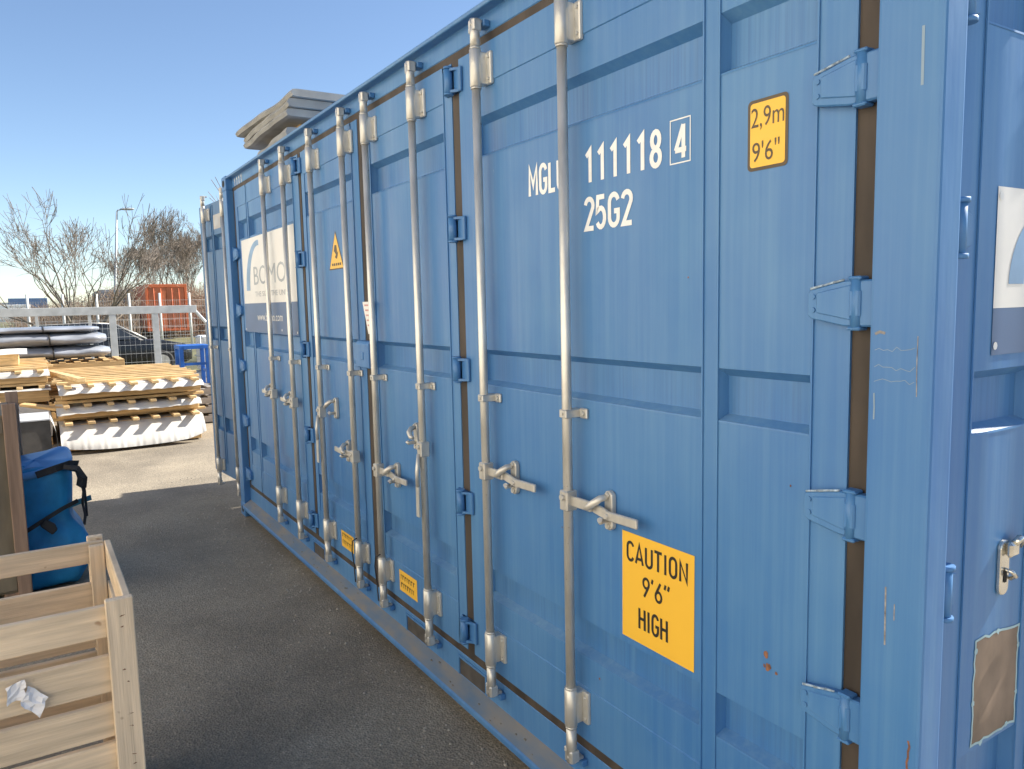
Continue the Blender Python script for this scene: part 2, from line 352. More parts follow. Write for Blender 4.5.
# ------------------------------------------------------------------ shipping container
L, H = 6.058, 2.896
box_root = thing('shipping_container', 'blue high cube shipping container with four side doors and white code MGLU', 'shipping container')
DY = .050                      # side door face
for (sx, sy, x0) in ((0, 0, -.135), (1, 0, -L), (0, 1, -.16), (1, 1, -L)):
    b = MB(); wd = .135 if sy == 0 else .16
    if sy == 0:
        b.box(x0, x0+wd, 0, .078, .115, H-.115, .007, seg=2)
        b.box((x0+.004 if sx == 0 else x0+.05), (x0+.085 if sx == 0 else x0+.131), .0785, .17, .115, H-.115)
    else: b.box(x0, x0+wd, 2.438-.12, 2.438, .115, H-.115, .006)
    b.build('corner_post', BLUE, box_root)
    for z0, z1 in ((0, .118), (H-.118, H)):
        c = MB(); xx = (-.165, .003) if sx == 0 else (-L-.003, -L+.165); yy = (-.003, .175) if sy == 0 else (2.438-.175, 2.441)
        if sy == 0: xx = (-.137, .003) if sx == 0 else (-L-.003, -L+.137)
        c.box(*xx, *yy, z0, z1, .006)
        ys = yy[0]-.0012 if sy == 0 else yy[1]+.0012; xm = (xx[0]+xx[1])/2; zm = (z0+z1)/2
        c.cur = 1; c.poly([(xm+.04*math.cos(t*math.pi/8)*1.0, ys, zm+.028*math.sin(t*math.pi/8)) for t in range(16)])
        xs_ = xx[1]+.0012 if sx == 0 else xx[0]-.0012; ym = (yy[0]+yy[1])/2
        c.poly([(xs_, ym+.045*math.cos(t*math.pi/8), zm+.028*math.sin(t*math.pi/8)) for t in range(16)])
        c.build('corner_casting', [BLUE, DARK], box_root)
# rails
b = MB(); b.prism([(0, 2.886), (.25, 2.886), (.25, 2.80), (.052, 2.80), (.052, 2.872), (.004, 2.870)], 0, -L+.137, -.137, .003)
b.build('top_rail', BLUE, box_root)
b = MB(); b.prism([(.052, .257), (.2, .257), (.2, .06), (-.012, .075), (-.02, .080), (-.02, .102), (-.014, .107), (.052, .146)], 0, -L+.137, -.137, .002)
b.cur = 1
for xa, xb in ((-2.66, -2.44), (-2.10, -1.87), (-4.16, -3.94)):
    b.cur = 1; b.poly([(xa, .0512, .152), (xb, .0512, .152), (xb, .0512, .230), (xa, .0512, .230)]); b.cur = 0  # flat dark pane paints in the shade of the pocket opening
    b.box(xa-.012, xb+.012, .046, .0518, .230, .240); b.box(xa-.012, xa, .046, .0518, .152, .2298); b.box(xb, xb+.012, .046, .0518, .152, .2298)
br = b.build('bottom_rail', [BLUE, mat('fork_pocket_shade', (.07, .062, .055), .8, 0, .25, (12, 3, 12))], box_root)
dr = MB()
for i in range(60):   # grit lying on the ledge of the bottom rail
    x = -rnd.uniform(.3, 5.8); y = rnd.uniform(-.005, .04); z = .107+(y+.014)/.066*.039+.001; s_ = rnd.uniform(.002, .007)
    dr.box(x-s_, x+s_, y-s_*.6, y+s_*.6, z, z+s_*.5)
dr.build('grit', mat('grit', (.2, .18, .15), .9), br)['kind'] = 'stuff'
dr = MB(); dr.grid(lambda u, v: (-L+.14+(L-.28)*u, -.0135+.0655*v, .1088+.0390*v), 40, 2); dr.build('dusty_ledge', mat('dusty_blue_ledge', (.10, .17, .26), .7, 0, .2, (5, 14, 14), col2=(.24, .22, .19)), br)
b = MB(); b.box(-L+.13, -.13, .252, 2.40, 2.855, 2.876)
for i in range(28):
    x = -L+.3+i*.2; b.box(x, x+.09, .26, 2.38, 2.8765, 2.889, .004)
b.build('roof', BLUE, box_root)
b = MB()
for i in range(24):
    x = -L+.17+i*.24; b.prism([(x, 2.40), (x+.07, 2.40), (x+.10, 2.435), (x+.17, 2.435), (x+.20, 2.40), (x+.24, 2.40), (x+.24, 2.398), (x, 2.398)], 2, .16, 2.80)
b.box(-L+.17, -.17, 2.33, 2.435, .02, .16); b.box(-L+.17, -.17, 2.33, 2.435, 2.80, 2.87)
b.build('rear_wall', BLUE, box_root)
b = MB(); b.box(-L+.14, -.14, .205, 2.328, .10, .16); b.build('floor', CWOOD, box_root)
for xa, xb in ((-L+.001, -L+.12), (-.12, -.001)):
    for za, zb in ((.012, .17), (2.79, 2.87)):
        b = MB(); b.box(xa, xb, .176, 2.26, za, zb); b.build('end_rail', BLUE, box_root)
# gasket strips round the doors
b = MB()
b.box(-5.92, -.136, .054, .0585, 2.767, 2.7995); b.box(-5.92, -.136, .054, .0585, .2575, .294)
for xa, xb in ((-.2115, -.1355), (-2.018, -1.960), (-3.072, -2.998), (-4.125, -4.070), (-5.9225, -5.858)):
    b.box(xa, xb, .056 if xa > -.3 or xa < -5 else .053, .0605, .2945, 2.7665)
b.build('door_gasket', RUB, box_root)
# -------- a corrugated-band door leaf (front face towards -y, from x0 to x1)
ZB = [(.600, .727), (1.481, 1.620), (2.362, 2.510)]
def leaf_mesh(x0, x1, bays, z0, z1, y=DY, zb=ZB, depth=.034, weld=True):
    b = MB(); xs = sorted({x0, x1, *[v for q in bays for v in q]})
    b.box(x0, x1, y+.036, y+.075, z0, z1)                      # back skin
    zs = [z0]
    for a, c in zb: zs += [a, c]
    zs.append(z1)
    def face(xa, xb, za, zc, yy=y): b.poly([(xa, yy, za), (xb, yy, za), (xb, yy, zc), (xa, yy, zc)])
    for i in range(len(xs)-1):
        xa, xb = xs[i], xs[i+1]; bay = any(q[0] <= xa+1e-6 and xb <= q[1]+1e-6 for q in bays)
        if not bay: face(xa, xb, z0, z1); continue
        for j in range(0, len(zs)-1):
            za, zc = zs[j], zs[j+1]
            if j % 2 == 0:
                if j == len(zs)-2 and weld:
                    face(xa, xb, za, za+.112); b.poly([(xa, y, za+.112), (xb, y, za+.112), (xb, y-.004, za+.115), (xa, y-.004, za+.115)]); face(xa, xb, za+.115, zc, y-.004)
                elif j == 0 and weld:
                    m_ = zc-.115; face(xa, xb, m_+.003, zc); b.poly([(xa, y, m_+.003), (xb, y, m_+.003), (xb, y-.003, m_), (xa, y-.003, m_)]); face(xa, xb, za, m_, y-.003)
                else: face(xa, xb, za, zc)
            else:                                                # recessed band: sloping top and bottom flanks
                t0, t1 = za+.016, zc-.022; yd = y+depth
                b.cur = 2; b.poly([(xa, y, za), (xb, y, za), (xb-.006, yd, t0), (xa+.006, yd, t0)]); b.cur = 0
                b.poly([(xa, y-.0012, za-.004), (xb, y-.0012, za-.004), (xb, y-.0001, za+.001), (xa, y-.0001, za+.001)])
                b.cur = 1; b.poly([(xa+.006, yd, t0), (xb-.006, yd, t0), (xb-.006, yd, t1), (xa+.006, yd, t1)]); b.cur = 0
                b.poly([(xa+.006, yd, t1), (xb-.006, yd, t1), (xb, y, zc), (xa, y, zc)])
                b.poly([(xa, y, za), (xa+.006, yd, t0), (xa+.006, yd, t1), (xa, y, zc)])
                b.poly([(xb, y, za), (xb-.006, yd, t0), (xb-.006, yd, t1), (xb, y, zc)]); b.cur = 0
    b.poly([(x0, y, z0), (x0, y+.037, z0), (x0, y+.037, z1), (x0, y, z1)]); b.poly([(x1, y, z0), (x1, y+.037, z0), (x1, y+.037, z1), (x1, y, z1)])
    b.poly([(x0, y, z0), (x1, y, z0), (x1, y+.037, z0), (x0, y+.037, z0)]); b.poly([(x0, y, z1), (x1, y, z1), (x1, y+.037, z1), (x0, y+.037, z1)])
    # shallow rib lips either side of every upright frame
    for xa, xb in bays:
        for xx in (xa, xb):
            b.box(xx-.0025, xx+.0025, y-.0045, y-.0008, z0+.12, z1-.02)
    return b
# -------- locking bar, local origin on its axis at z=0; door face is at y=+.05
def bar_mesh(zc, z0=.225, z1=2.84, wire=False):
    b = MB(); b.cyl((0, 0, z0+.05), (0, 0, z1-.05), .0165, 16)
    for s, za, zb, ze in ((1, z1-.243, z1-.105, z1), (-1, z0+.265, z0+.130, z0)):
        lo, hi = min(za, zb), max(za, zb)
        b.tube([(0, 0, lo), (0, 0, lo+.004), (0, 0, hi-.004), (0, 0, hi)], [.0185, .0225, .0225, .0185], 18)
        b.cyl((0, 0, lo-.006), (0, 0, lo+.001), .0205, 16); b.cyl((0, 0, hi-.001), (0, 0, hi+.006), .0205, 16)
        b.box(-.020, .020, .0, .0495, lo+.012, hi-.012, .003)
        b.box(.018, .050, .034, .0495, lo+.010, hi-.010, .007, seg=2)          # flange plate
        for zz in (lo+.030, hi-.030): b.cyl((.036, .035, zz), (.036, .028, zz), .006, 8)
        b.cyl((0, 0, min(zb, ze)), (0, 0, max(zb, ze)), .0185, 16)             # neck
        # cam: claw with two lugs
        zc_ = ze-s*.045
        b.box(-.021, .021, -.017, .020, min(zc_, ze), max(zc_, ze), .005)
        b.box(-.034, -.016, -.010, .012, min(zc_, zc_+s*.022), max(zc_, zc_+s*.022), .004)
        b.box(-.013, .013, .018, .044, min(ze-s*.012, ze), max(ze-s*.012, ze), .003)
        b.cyl((-.0, -.02, ze-s*.02), (0, -.014, ze-s*.02), .006, 8)
    b.box(-.019, .019, -.0185, .0495, zc-.014, zc+.014, .003); b.box(.017, .054, .038, .0495, zc-.017, zc+.017, .003)   # guide
    b.cyl((.038, .038, zc), (.038, .031, zc), .0075, 8); b.cyl((-.0, -.019, zc), (0, -.022, zc), .005, 8)
    return b
def handle_mesh(side, hz, mode='across'):
    """flat lever pinned to a hub on the bar"""
    b = MB(); b.box(-.021, .021, -.021, .024, hz-.034, hz+.034, .004); b.cyl((0, -.030, hz+.012), (0, -.020, hz+.012), .010, 10)
    if mode == 'across':
        for (xa, xb, za, zb, y0, hh) in ((.012, .12, 0, .001, .002, .017), (.12, .19, .001, -.010, .008, .016), (.19, .335, -.010, -.006, .004, .0145)):
            pts = [(side*xa, hz+za-hh), (side*xb, hz+zb-hh), (side*xb, hz+zb+hh), (side*xa, hz+za+hh)]
            b.prism([(p[0], p[1]) for p in pts], 1, y0-.004, y0+.008, .003)
        b.cyl((side*.2, -.008, hz-.010), (side*.2, .01, hz-.010), .009, 10)
    else:
        b.tube([(0, -.022, hz-.02), (.006, -.036, hz-.10), (.004, -.034, hz-.17)], .010, 8)
        b.prism([(-.012, hz-.31), (.014, hz-.31), (.017, hz-.17), (-.010, hz-.16)], 1, -.040, -.028, .003)
    return b
def catch_mesh(side, hz, x):
    """riveted hasp with a looped keeper, at distance x from the bar"""
    b = MB(); cx = side*x
    pts = [(cx+.019*math.cos(t), hz+.044+.016*math.sin(t)) for t in [math.pi*i/6 for i in range(7)]]+[(cx-.019, hz-.052)]+[(cx+.019*math.cos(t), hz-.052+.016*math.sin(t)) for t in [math.pi+math.pi*i/6 for i in range(1, 6)]]+[(cx+.019, hz-.052)]
    b.prism(pts, 1, .030, .0495, .003)
    for zz in (hz+.046, hz-.054): b.cyl((cx, .024, zz), (cx, .031, zz), .009, 10)
    b.tube([(cx-side*.004, .030, hz+.040), (cx-side*.010, .006, hz+.036), (cx-side*.022, -.010, hz+.022), (cx-side*.045, -.014, hz+.004), (cx-side*.062, -.010, hz-.002)], [.010, .012, .013, .011, .008], 8)
    b.tube([(cx, .030, hz-.032), (cx+side*.004, -.004, hz-.034), (cx+side*.008, -.010, hz-.024)], .009, 8)
    return b
def Pd(dy=0, x0=0, z0=0):
    return lambda p, d: (x0+p[0], DY-.0012-dy-d, z0+p[1])
def poly_label(name, mats, parent, faces, extra=None):
    b = MB(); b.cur = 0
    for mi, pts, dy in faces: b.cur = mi; b.poly([(x, DY-dy, z) for x, z in pts])
    if extra: extra(b)
    return b.build(name, mats, parent)
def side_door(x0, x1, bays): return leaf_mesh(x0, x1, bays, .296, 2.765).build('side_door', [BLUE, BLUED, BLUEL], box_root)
CX = -3.034
def mir(q): return sorted((2*CX-q[0], 2*CX-q[1]))
d1 = side_door(-1.958, -.212, [(-1.835, -.645), (-.592, -.306)])
d2 = side_door(-2.997, -2.020, [(-2.905, -2.09)])
d3 = side_door(*mir((-2.997, -2.020)), [tuple(mir((-2.905, -2.09)))])
d4 = side_door(*mir((-1.958, -.212)), [tuple(mir((-1.835, -.645))), tuple(mir((-.592, -.306)))])
bars = [(d1, -1.196, 1.147, 1, 'across', .170), (d1, -1.735, 1.150, 1, 'across', .150), (d2, -2.300, 1.150, -1, 'down', .145), (d2, -2.843, .958, 1, 'across', .155),
        (d3, -3.178, .975, -1, 'across', .20), (d3, -3.718, 1.165, 1, 'down', .16), (d4, -4.285, 1.165, -1, 'across', .20), (d4, -4.785, 1.18, -1, 'across', .20)]
bm0 = bar_mesh(1.437)
first = None
for k, (dr_, x, hz, sd_, mode, cx_) in enumerate(bars):
    if first is None: first = o = bm0.build('locking_bar', GALV, dr_, (x, 0, 0))
    else:
        o = first.copy(); C.objects.link(o); o.parent = dr_; o.location = (x, 0, 0)
    handle_mesh(sd_, hz, mode).build('bar_handle', GALVD, dr_, (x, 0, 0))
    catch_mesh(sd_, hz+(.04 if mode == 'down' else 0), cx_).build('handle_catch', GALVD, dr_, (x, 0, 0))
# keepers on the rails for the cams
kp = None
for q in bars:
    for z in (2.827, .215):
        if kp is None:
            b = MB(); b.box(-.026, .026, .024, .0515, -.012, .012, .003); kp = o = b.build('cam_keeper', BLUE, box_root, (q[1], 0, z))
        else: o = kp.copy(); C.objects.link(o); o.parent = box_root; o.location = (q[1], 0, z)
# thin seal wire loops hanging at the two middle bars
for x in (-2.843, -3.178):
    b = MB(); b.tube([(x+.026, -.02, .52), (x-.005, -.033, .50), (x-.034, -.028, .44), (x-.036, -.02, .36), (x-.026, -.02, .28), (x-.005, -.026, .262)], .0035, 6)
    b.build('seal_wire', STRAP, box_root)
# -------- hinges
def post_hinge(s):        # s=+1 near post (strap runs to -x), -1 far post
    b = MB()
    b.cyl((0, .032, -.052), (0, .032, .052), .0135, 14); b.box(-.016, .016, .018, .05, -.058, -.050, .003); b.box(-.016, .016, .018, .05, .050, .058, .003); b.box(-.0135, .0135, .0195, .046, -.030, .030, .004)
    pts = [(-s*.006, .050), (-s*.030, .049), (-s*.112, .032), (-s*.120, .024), (-s*.120, -.026), (-s*.110, -.034), (-s*.030, -.049), (-s*.006, -.050)]
    b.prism(pts, 1, .026, .0494, .003)
    b.prism([(-s*.010, .040), (-s*.095, .024), (-s*.095, -.020), (-s*.010, -.036)], 1, .0225, .0262, .002)
    for zz in (.016, -.014): b.cyl((-s*.104, .027, zz), (-s*.104, .0225, zz), .006, 8)
    b.box(min(s*.004, s*.046), max(s*.004, s*.046), .026, .055, -.05, .05, .004)
    return b
hz_ = (2.250, 1.785, 1.320, .850, .385)
hm = post_hinge(1).build('door_hinge', BLUE, d1, (-.186, 0, hz_[0])); hms = [hm]
for z in hz_[1:]:
    o = hm.copy(); C.objects.link(o); o.parent = d1; o.location = (-.186, 0, z)
hm = post_hinge(-1).build('door_hinge', BLUE, d4, (-5.883, 0, hz_[0]))
for z in hz_[1:]:
    o = hm.copy(); C.objects.link(o); o.parent = d4; o.location = (-5.883, 0, z)
PALEH = mat('pale_strip_paint', (.32, .42, .52), .7, 0, .3, (80, 80, 80))
for z in hz_:              # pale strips along the tops of the hinge straps
    b = MB(); pr = [(-.112, .0325), (-.08, .039), (-.052, .045), (-.028, .0495)]
    for i in range(3):
        (xa, za), (xb, zb) = pr[i], pr[i+1]
        b.tube([(-.186+xa, .026+rnd.uniform(-.002, .002), z+za+.001), (-.186+xb, .026, z+zb+.0015)], [.0022+rnd.random()*.0012, .0026], 6)
    b.build('pale_strip', PALEH, d1)
def fold_hinge():
    b = MB()
    b.cyl((0, .020, -.048), (0, .020, .048), .016, 14); b.cyl((0, .020, -.055), (0, .020, -.047), .020, 12); b.cyl((0, .020, .047), (0, .020, .055), .020, 12)
    for s in (-1, 1):
        b.box(min(s*.012, s*.066), max(s*.012, s*.066), .036, .0494, -.047, .047, .003)
        for zz in (-.042, .042):
            b.prism([(s*.0, .006), (s*.062, .049), (s*.0, .049)], 2, zz-.005, zz+.005)
    return b
fm = fold_hinge().build('fold_hinge', BLUE, d2, (-1.989, 0, 2.685)); n_ = 0
for x, dd in ((-1.989, d2), (-4.097, d3)):
    for z in (2.685, 2.105, 1.530, .968, .400):
        if n_: o = fm.copy(); C.objects.link(o); o.parent = dd; o.location = (x, 0, z)
        n_ += 1
b = MB(); b.prism([(-.0, 1.478), (-.0, 1.600), (.012, 1.618), (.0494, 1.618), (.0494, 1.478)], 0, -3.100, -2.915, .004)
b.box(-3.03, -2.985, -.004, .004, 1.52, 1.56, .002); b.build('lock_box', BLUE, d2)
# -------- lettering and stickers
b = MB()
letters(b, 'MGLU', -1.468, 2.170, .099, .0150, Pd(), .214)
for i in range(6):
    letters(b, '111118'[i], -1.150+i*.0604+(.004 if i < 5 else 0), 2.171, .101, .0155, Pd(), .036 if i < 5 else .044)
letters(b, '4', -.752, 2.180, .090, .014, Pd(), .046)
for (x0, x1, z0, z1) in ((-.770, -.692, 2.1665, 2.1700), (-.770, -.692, 2.2815, 2.2850), (-.770, -.7665, 2.1700, 2.2815), (-.6955, -.692, 2.1700, 2.2815)):
    b.poly([(x0, DY-.0012, z0), (x1, DY-.0012, z0), (x1, DY-.0012, z1), (x0, DY-.0012, z1)])
b.build('code_lettering', LET, d1); b = MB()
letters(b, '25G2', -1.152, 2.025, .099, .0155, Pd(), .226)
b.build('code_lettering', LET, d1)
def rrect(x0, x1, z0, z1, r, n=5):
    o = []
    for cx, cz, a in ((x1-r, z1-r, 0), (x0+r, z1-r, 90), (x0+r, z0+r, 180), (x1-r, z0+r, 270)): o += arc(cx, cz, r, r, a, a+90, n)
    return o
def ex(b):
    b.cur = 1
    font_text('2,9m', .066, lambda p, d: (-.490+p[0], DY-.0025, 2.209+p[1]), .096, b)
    font_text("9'6\"", .066, lambda p, d: (-.486+p[0], DY-.0025, 2.128+p[1]), .080, b)
poly_label('height_sign', [YEL, SIGNB], d1, [(1, rrect(-.501, -.383, 2.107, 2.274, .012), .0012), (0, rrect(-.493, -.391, 2.115, 2.266, .008), .0018)], ex)
def ex(b):
    b.cur = 1
    P = lambda p, d: (p[0], DY-.0020-d, p[1])
    letters(b, 'CAUTION', -.958, 1.000, .062, .0092, P, .262)
    letters(b, '9\'6"', -.886, .905, .064, .0085, P, .118, .10)
    letters(b, 'HIGH', -.905, .797, .067, .0095, P, .128)
poly_label('caution_sign', [YEL, INK], d1, [(0, [(-.981, .750), (-.673, .748), (-.672, 1.089), (-.979, 1.090)], .0014)], ex)
def small_yellow(x0, x1, z0, z1, par):
    def ex(b):
        b.cur = 1
        for row in range(2):
            x = x0+.02
            while x < x1-.03:
                wd = rnd.uniform(.008, .02); zz = z0+.022+row*.042
                b.poly([(x, DY-.0055, zz), (x+wd*.35, DY-.0055, zz), (x+wd*.35, DY-.0055, zz+.024), (x, DY-.0055, zz+.024)])
                b.poly([(x, DY-.0056, zz+.017), (x+wd, DY-.0056, zz+.017), (x+wd, DY-.0056, zz+.024), (x, DY-.0056, zz+.024)]); x += wd+.009
    poly_label('yellow_notice', [YEL, SIGNB], par, [(0, [(x0, z0), (x1, z0), (x1, z1), (x0, z1)], .0042)], ex)
small_yellow(-2.730, -2.520, .345, .455, d2); small_yellow(-3.590, -3.385, .352, .452, d3)
def ex(b):
    b.cur = 1
    b.poly([(-3.485, DY-.0026, 2.150), (-3.455, DY-.0026, 2.150), (-3.445, DY-.0026, 2.105), (-3.425, DY-.0026, 2.115), (-3.452, DY-.0026, 2.070), (-3.485, DY-.0026, 2.082), (-3.466, DY-.0026, 2.096), (-3.500, DY-.0026, 2.118)])
    for i in range(5):
        b.poly([(-3.54+i*.032, DY-.0026, 2.034), (-3.518+i*.032, DY-.0026, 2.034), (-3.518+i*.032, DY-.0026, 2.048), (-3.54+i*.032, DY-.0026, 2.048)])
poly_label('warning_triangle', [YEL, SIGNB], d3, [(1, [(-3.592, 2.012), (-3.344, 2.012), (-3.468, 2.232)], .0012), (0, [(-3.580, 2.019), (-3.356, 2.019), (-3.468, 2.218)], .0018)], ex)
def ex(b):
    b.cur = 1
    for i in range(5):
        zz = 1.80-i*.026; hw = .058-i*.011
        b.poly([(-2.966-hw*.8, DY-.0225, zz), (-2.966+hw*.8, DY-.0225, zz), (-2.966+hw*.8, DY-.0225, zz+.008), (-2.966-hw*.8, DY-.0225, zz+.008)])
poly_label('hanging_tag', [WHITEV, PINK], d2, [(0, [(-2.975, 1.655), (-2.957, 1.655), (-2.895, 1.822), (-3.041, 1.822)], .021)], ex)
def logo_panel(par, x0, x1, zt, zm, zb, P0, name='company_panel'):
    """white panel with a blue arch, grey name and a slate strip with the web address; P0 maps (u,v,depth)"""
    W_ = x1-x0; b = MB()
    def q(mi, pts, d): b.cur = mi; b.poly([P0(x0+u*W_, z, d) for u, z in pts])
    q(0, [(0, zm), (1, zm), (1, zt), (0, zt)], .0012); q(1, [(0, zb), (1, zb), (1, zm-.0005), (0, zm-.0005)], .0012)
    H_ = zt-zm
    n = 14                                                     # arch: a tapering curved band
    out = [(.34-.27*math.cos(R(96*i/n)), zm+H_*(.20+.74*math.sin(R(96*i/n)))) for i in range(n+1)]
    inn = [(.35-.20*math.cos(R(96*i/n)), zm+H_*(.20+.66*math.sin(R(96*i/n)))) for i in range(n+1)]
    for i in range(n): q(2, [out[i], inn[i], inn[i+1], out[i+1]], .0020)
    b.cur = 3
    def PT(u, z): return lambda p, d: P0(x0+u*W_+p[0], z+p[1], .0022)
    font_text('BOMO', .20*H_/.5, PT(.24, zm+.20*H_+.04), W_*.60, b)
    font_text('THE SIZE  THE UNIT', .055*H_/.5, PT(.25, zm+.10*H_), W_*.62, b)
    b.cur = 0
    font_text('www.bomo.com', .085*H_/.5, PT(.27, (zm+zb)/2-.02), W_*.48, b)
    b.cur = 4
    for u, z in ((.985, zb+.02), (.015, zb+.02), (.985, zt-.02), (.015, zt-.02), (.73, zb+.03)):
        b.poly([P0(x0+u*W_+.009*math.cos(t*math.pi/4), z+.009*math.sin(t*math.pi/4), .003) for t in range(8)])
    return b.build(name, [WHITEV, NAVY, LOGOB, GREYP, LET], par)
logo_panel(d4, -5.690, -4.243, 2.346, 1.839, 1.612, lambda u, z, d: (u, DY-.0040-d, z))
for k in range(4):
    b = MB(); letters(b, '1', -5.84+k*.075, 2.800, .060, .012, lambda p, d: (p[0], .0505-d, p[1]), .04); b.build('rail_lettering', LET, box_root)
# -------- wear on the near post and doors
Pp = lambda p, d: (p[0], -.0006, p[1]); TAN = mat('tan_scratch', (.26, .25, .24), .8, 0, .3, (40, 40, 60))
SCR = []
for z in (1.692, 1.655, 1.628): SCR.append(([(-.122+i*.0095, z+rnd.uniform(-.006, .006)) for i in range(10)], .0006, PALES))
SCR += [([(-.121, 1.60), (-.1195, 1.57), (-.120, 1.545)], .0016, PALES), ([(-.032, 1.72), (-.0325, 1.67), (-.031, 1.60)], .0009, TAN), ([(-.042, 2.306), (-.0415, 2.25), (-.041, 2.197)], .0028, PALES),
        ([(-.082, 1.196), (-.0815, 1.14), (-.0805, 1.07)], .0018, TAN), ([(-.062, 1.165), (-.062, 1.13)], .0012, TAN), ([(-.122, 1.722), (-.112, 1.727), (-.10, 1.724)], .0028, TAN)]
for pts, h_, m_ in SCR:
    b = MB(); ribbon(b, pts, h_, Pp, 0); b.build('paint_scratch', m_, box_root)
rs = random.Random(8); b = MB(); ed = [(-.0225+rs.uniform(-.0015, .0015)+.0012*math.sin(i*1.1), .885-i*.012) for i in range(9)]; ribbon(b, ed, .0022, Pp, 0); b.build('rust_streak', RUST, box_root)
for (x, z, r_) in ((-.425, .900, .008), (-.419, .870, .010), (-.393, .862, .0045), (-.43, .868, .004), (-1.30, 1.02, .003), (-.70, 1.86, .003), (-1.1, .55, .004), (-.36, 1.35, .003)):
    b = MB(); blob(b, x, z, r_, Pd(), sy=1.2); b.build('rust_chip', RUST, d1)
# -------- near end doors (x = 0 side)
def end_leaf(par_name, width, mats=None):
    """local: x along the width from the hinge, front towards -y at y=0"""
    o = leaf_mesh(.0, width, [(.105, .375), (.43, width-.10)], .19, 2.785, y=0, zb=[(.62, .765), (1.500, 1.636), (2.345, 2.49)], weld=False)  # upright between the bays is placed to keep sun off the recess ledges
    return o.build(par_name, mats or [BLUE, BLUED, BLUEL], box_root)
e1 = end_leaf('end_door', 1.115); e1.location = (-.030, .095, 0); e1.rotation_euler = (0, 0, R(90))
bb = bar_mesh(1.437, .09, 2.86).build('locking_bar', GALV, e1, (.53, -.05, 0))
o = bb.copy(); C.objects.link(o); o.parent = e1; o.location = (.98, -.05, 0)
for x in (.53, .98): handle_mesh(-1 if x > .6 else 1, 1.15).build('bar_handle', GALVD, e1, (x, -.05, 0))
e2 = end_leaf('end_door', 1.115); e2.location = (-.030, 2.343, 0); e2.rotation_euler = (0, 0, R(-90)); e2.scale = (-1, 1, 1)
e2.rotation_euler = (0, 0, R(90)); e2.scale = (1, 1, 1); e2.location = (-.030, 1.228, 0)
for x in (.135, .58):
    o = bb.copy(); C.objects.link(o); o.parent = e2; o.location = (x, -.05, 0)
def end_hinge():
    b = MB(); b.cyl((0, -.014, -.050), (0, -.014, .050), .0125, 12); b.cyl((0, -.014, .050), (0, -.014, .060), .017, 10); b.cyl((0, -.014, -.060), (0, -.014, -.050), .017, 10)
    b.prism([(.004, .046), (.05, .03), (.058, 0), (.05, -.034), (.004, -.046)], 1, -.012, -.0005, .003)
    return b
eh = end_hinge().build('door_hinge', BLUE, e1, (.012, 0, 1.930))
for z in (2.38, 1.180, .60):
    o = eh.copy(); C.objects.link(o); o.parent = e1; o.location = (.012, 0, z)
logo_panel(e1, .180, 1.02, 2.024, 1.768, 1.667, lambda u, z, d: (u, -.0005-d, z))
b = MB()     # bare primer patch with a torn pale edge
P = lambda p, d: (p[0], -.0010-d, p[1])
rs = random.Random(3); edge = []
for (xa, za, xb, zb) in ((.170, .778, .365, .778), (.365, .778, .365, 1.018), (.365, 1.018, .170, 1.028), (.170, 1.028, .170, .778)):
    for i in range(10): edge.append((xa+(xb-xa)*i/10+rs.uniform(-.0035, .0035), za+(zb-za)*i/10+rs.uniform(-.0035, .0035)))
b.poly([P(p, 0) for p in edge]); b.cur = 1
ribbon(b, edge+[edge[0]], .0028, P, .0004)
for i in (2, 8, 13, 18, 25, 31, 36): blob(b, edge[i][0], edge[i][1], .008, lambda p, d: (p[0], -.0018, p[1]), rs=rs)
b.build('bare_patch', [BROWNP, mat('torn_paint_edge', (.36, .52, .56), .6)], e1)
b = MB()     # swing hasp with padlock eye
pts = arc(.268, 1.226, .020, .018, 0, 180, 6)+arc(.268, 1.132, .020, .018, 180, 360, 6)
b.prism(pts, 1, -.010, -.0006, .002)
b.box(.262, .300, -.026, -.0102, 1.205, 1.240, .006); b.tube([(.285, -.02, 1.235), (.300, -.024, 1.246), (.318, -.02, 1.240), (.322, -.012, 1.222)], .0085, 8)
b.tube([(.268, -.010, 1.175), (.272, -.024, 1.172), (.284, -.026, 1.160), (.288, -.012, 1.150)], .005, 8)
b.cur = 1; b.poly([(.262, -.0115, 1.145), (.275, -.0115, 1.145), (.275, -.0115, 1.175), (.262, -.0115, 1.175)])
b.build('hasp', [CHROME, DARK], e1)
# -------- far end doors, both swung open
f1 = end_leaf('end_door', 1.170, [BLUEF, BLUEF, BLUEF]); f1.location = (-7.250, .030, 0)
f1.rotation_euler = (0, 0, math.atan2(.095, 1.166))
for x in (.30, .90):
    o = bb.copy(); C.objects.link(o); o.parent = f1; o.location = (x, -.05, 0)
b = MB(); b.cur = 0; b.poly([(.44, -.0012, 2.54), (.66, -.0012, 2.54), (.66, -.0012, 2.67), (.44, -.0012, 2.67)]); b.cur = 1
b.poly([(.50, -.002, 2.57), (.55, -.002, 2.57), (.55, -.002, 2.645), (.50, -.002, 2.645)]); b.poly([(.57, -.002, 2.57), (.60, -.002, 2.57), (.60, -.002, 2.63), (.57, -.002, 2.63)])
b.build('white_plate', [mat('dirty_white_plate', (.42, .42, .42), .6), GREYP], f1)
b = MB(); b.box(-.02, -.001, .004, .07, .19, 2.785); b.build('door_gasket', RUB, f1)
f2 = end_leaf('end_door', 1.170, [BLUEF, BLUEF, BLUEF]); f2.location = (-6.075, 2.40, 0); f2.rotation_euler = (0, 0, R(172))
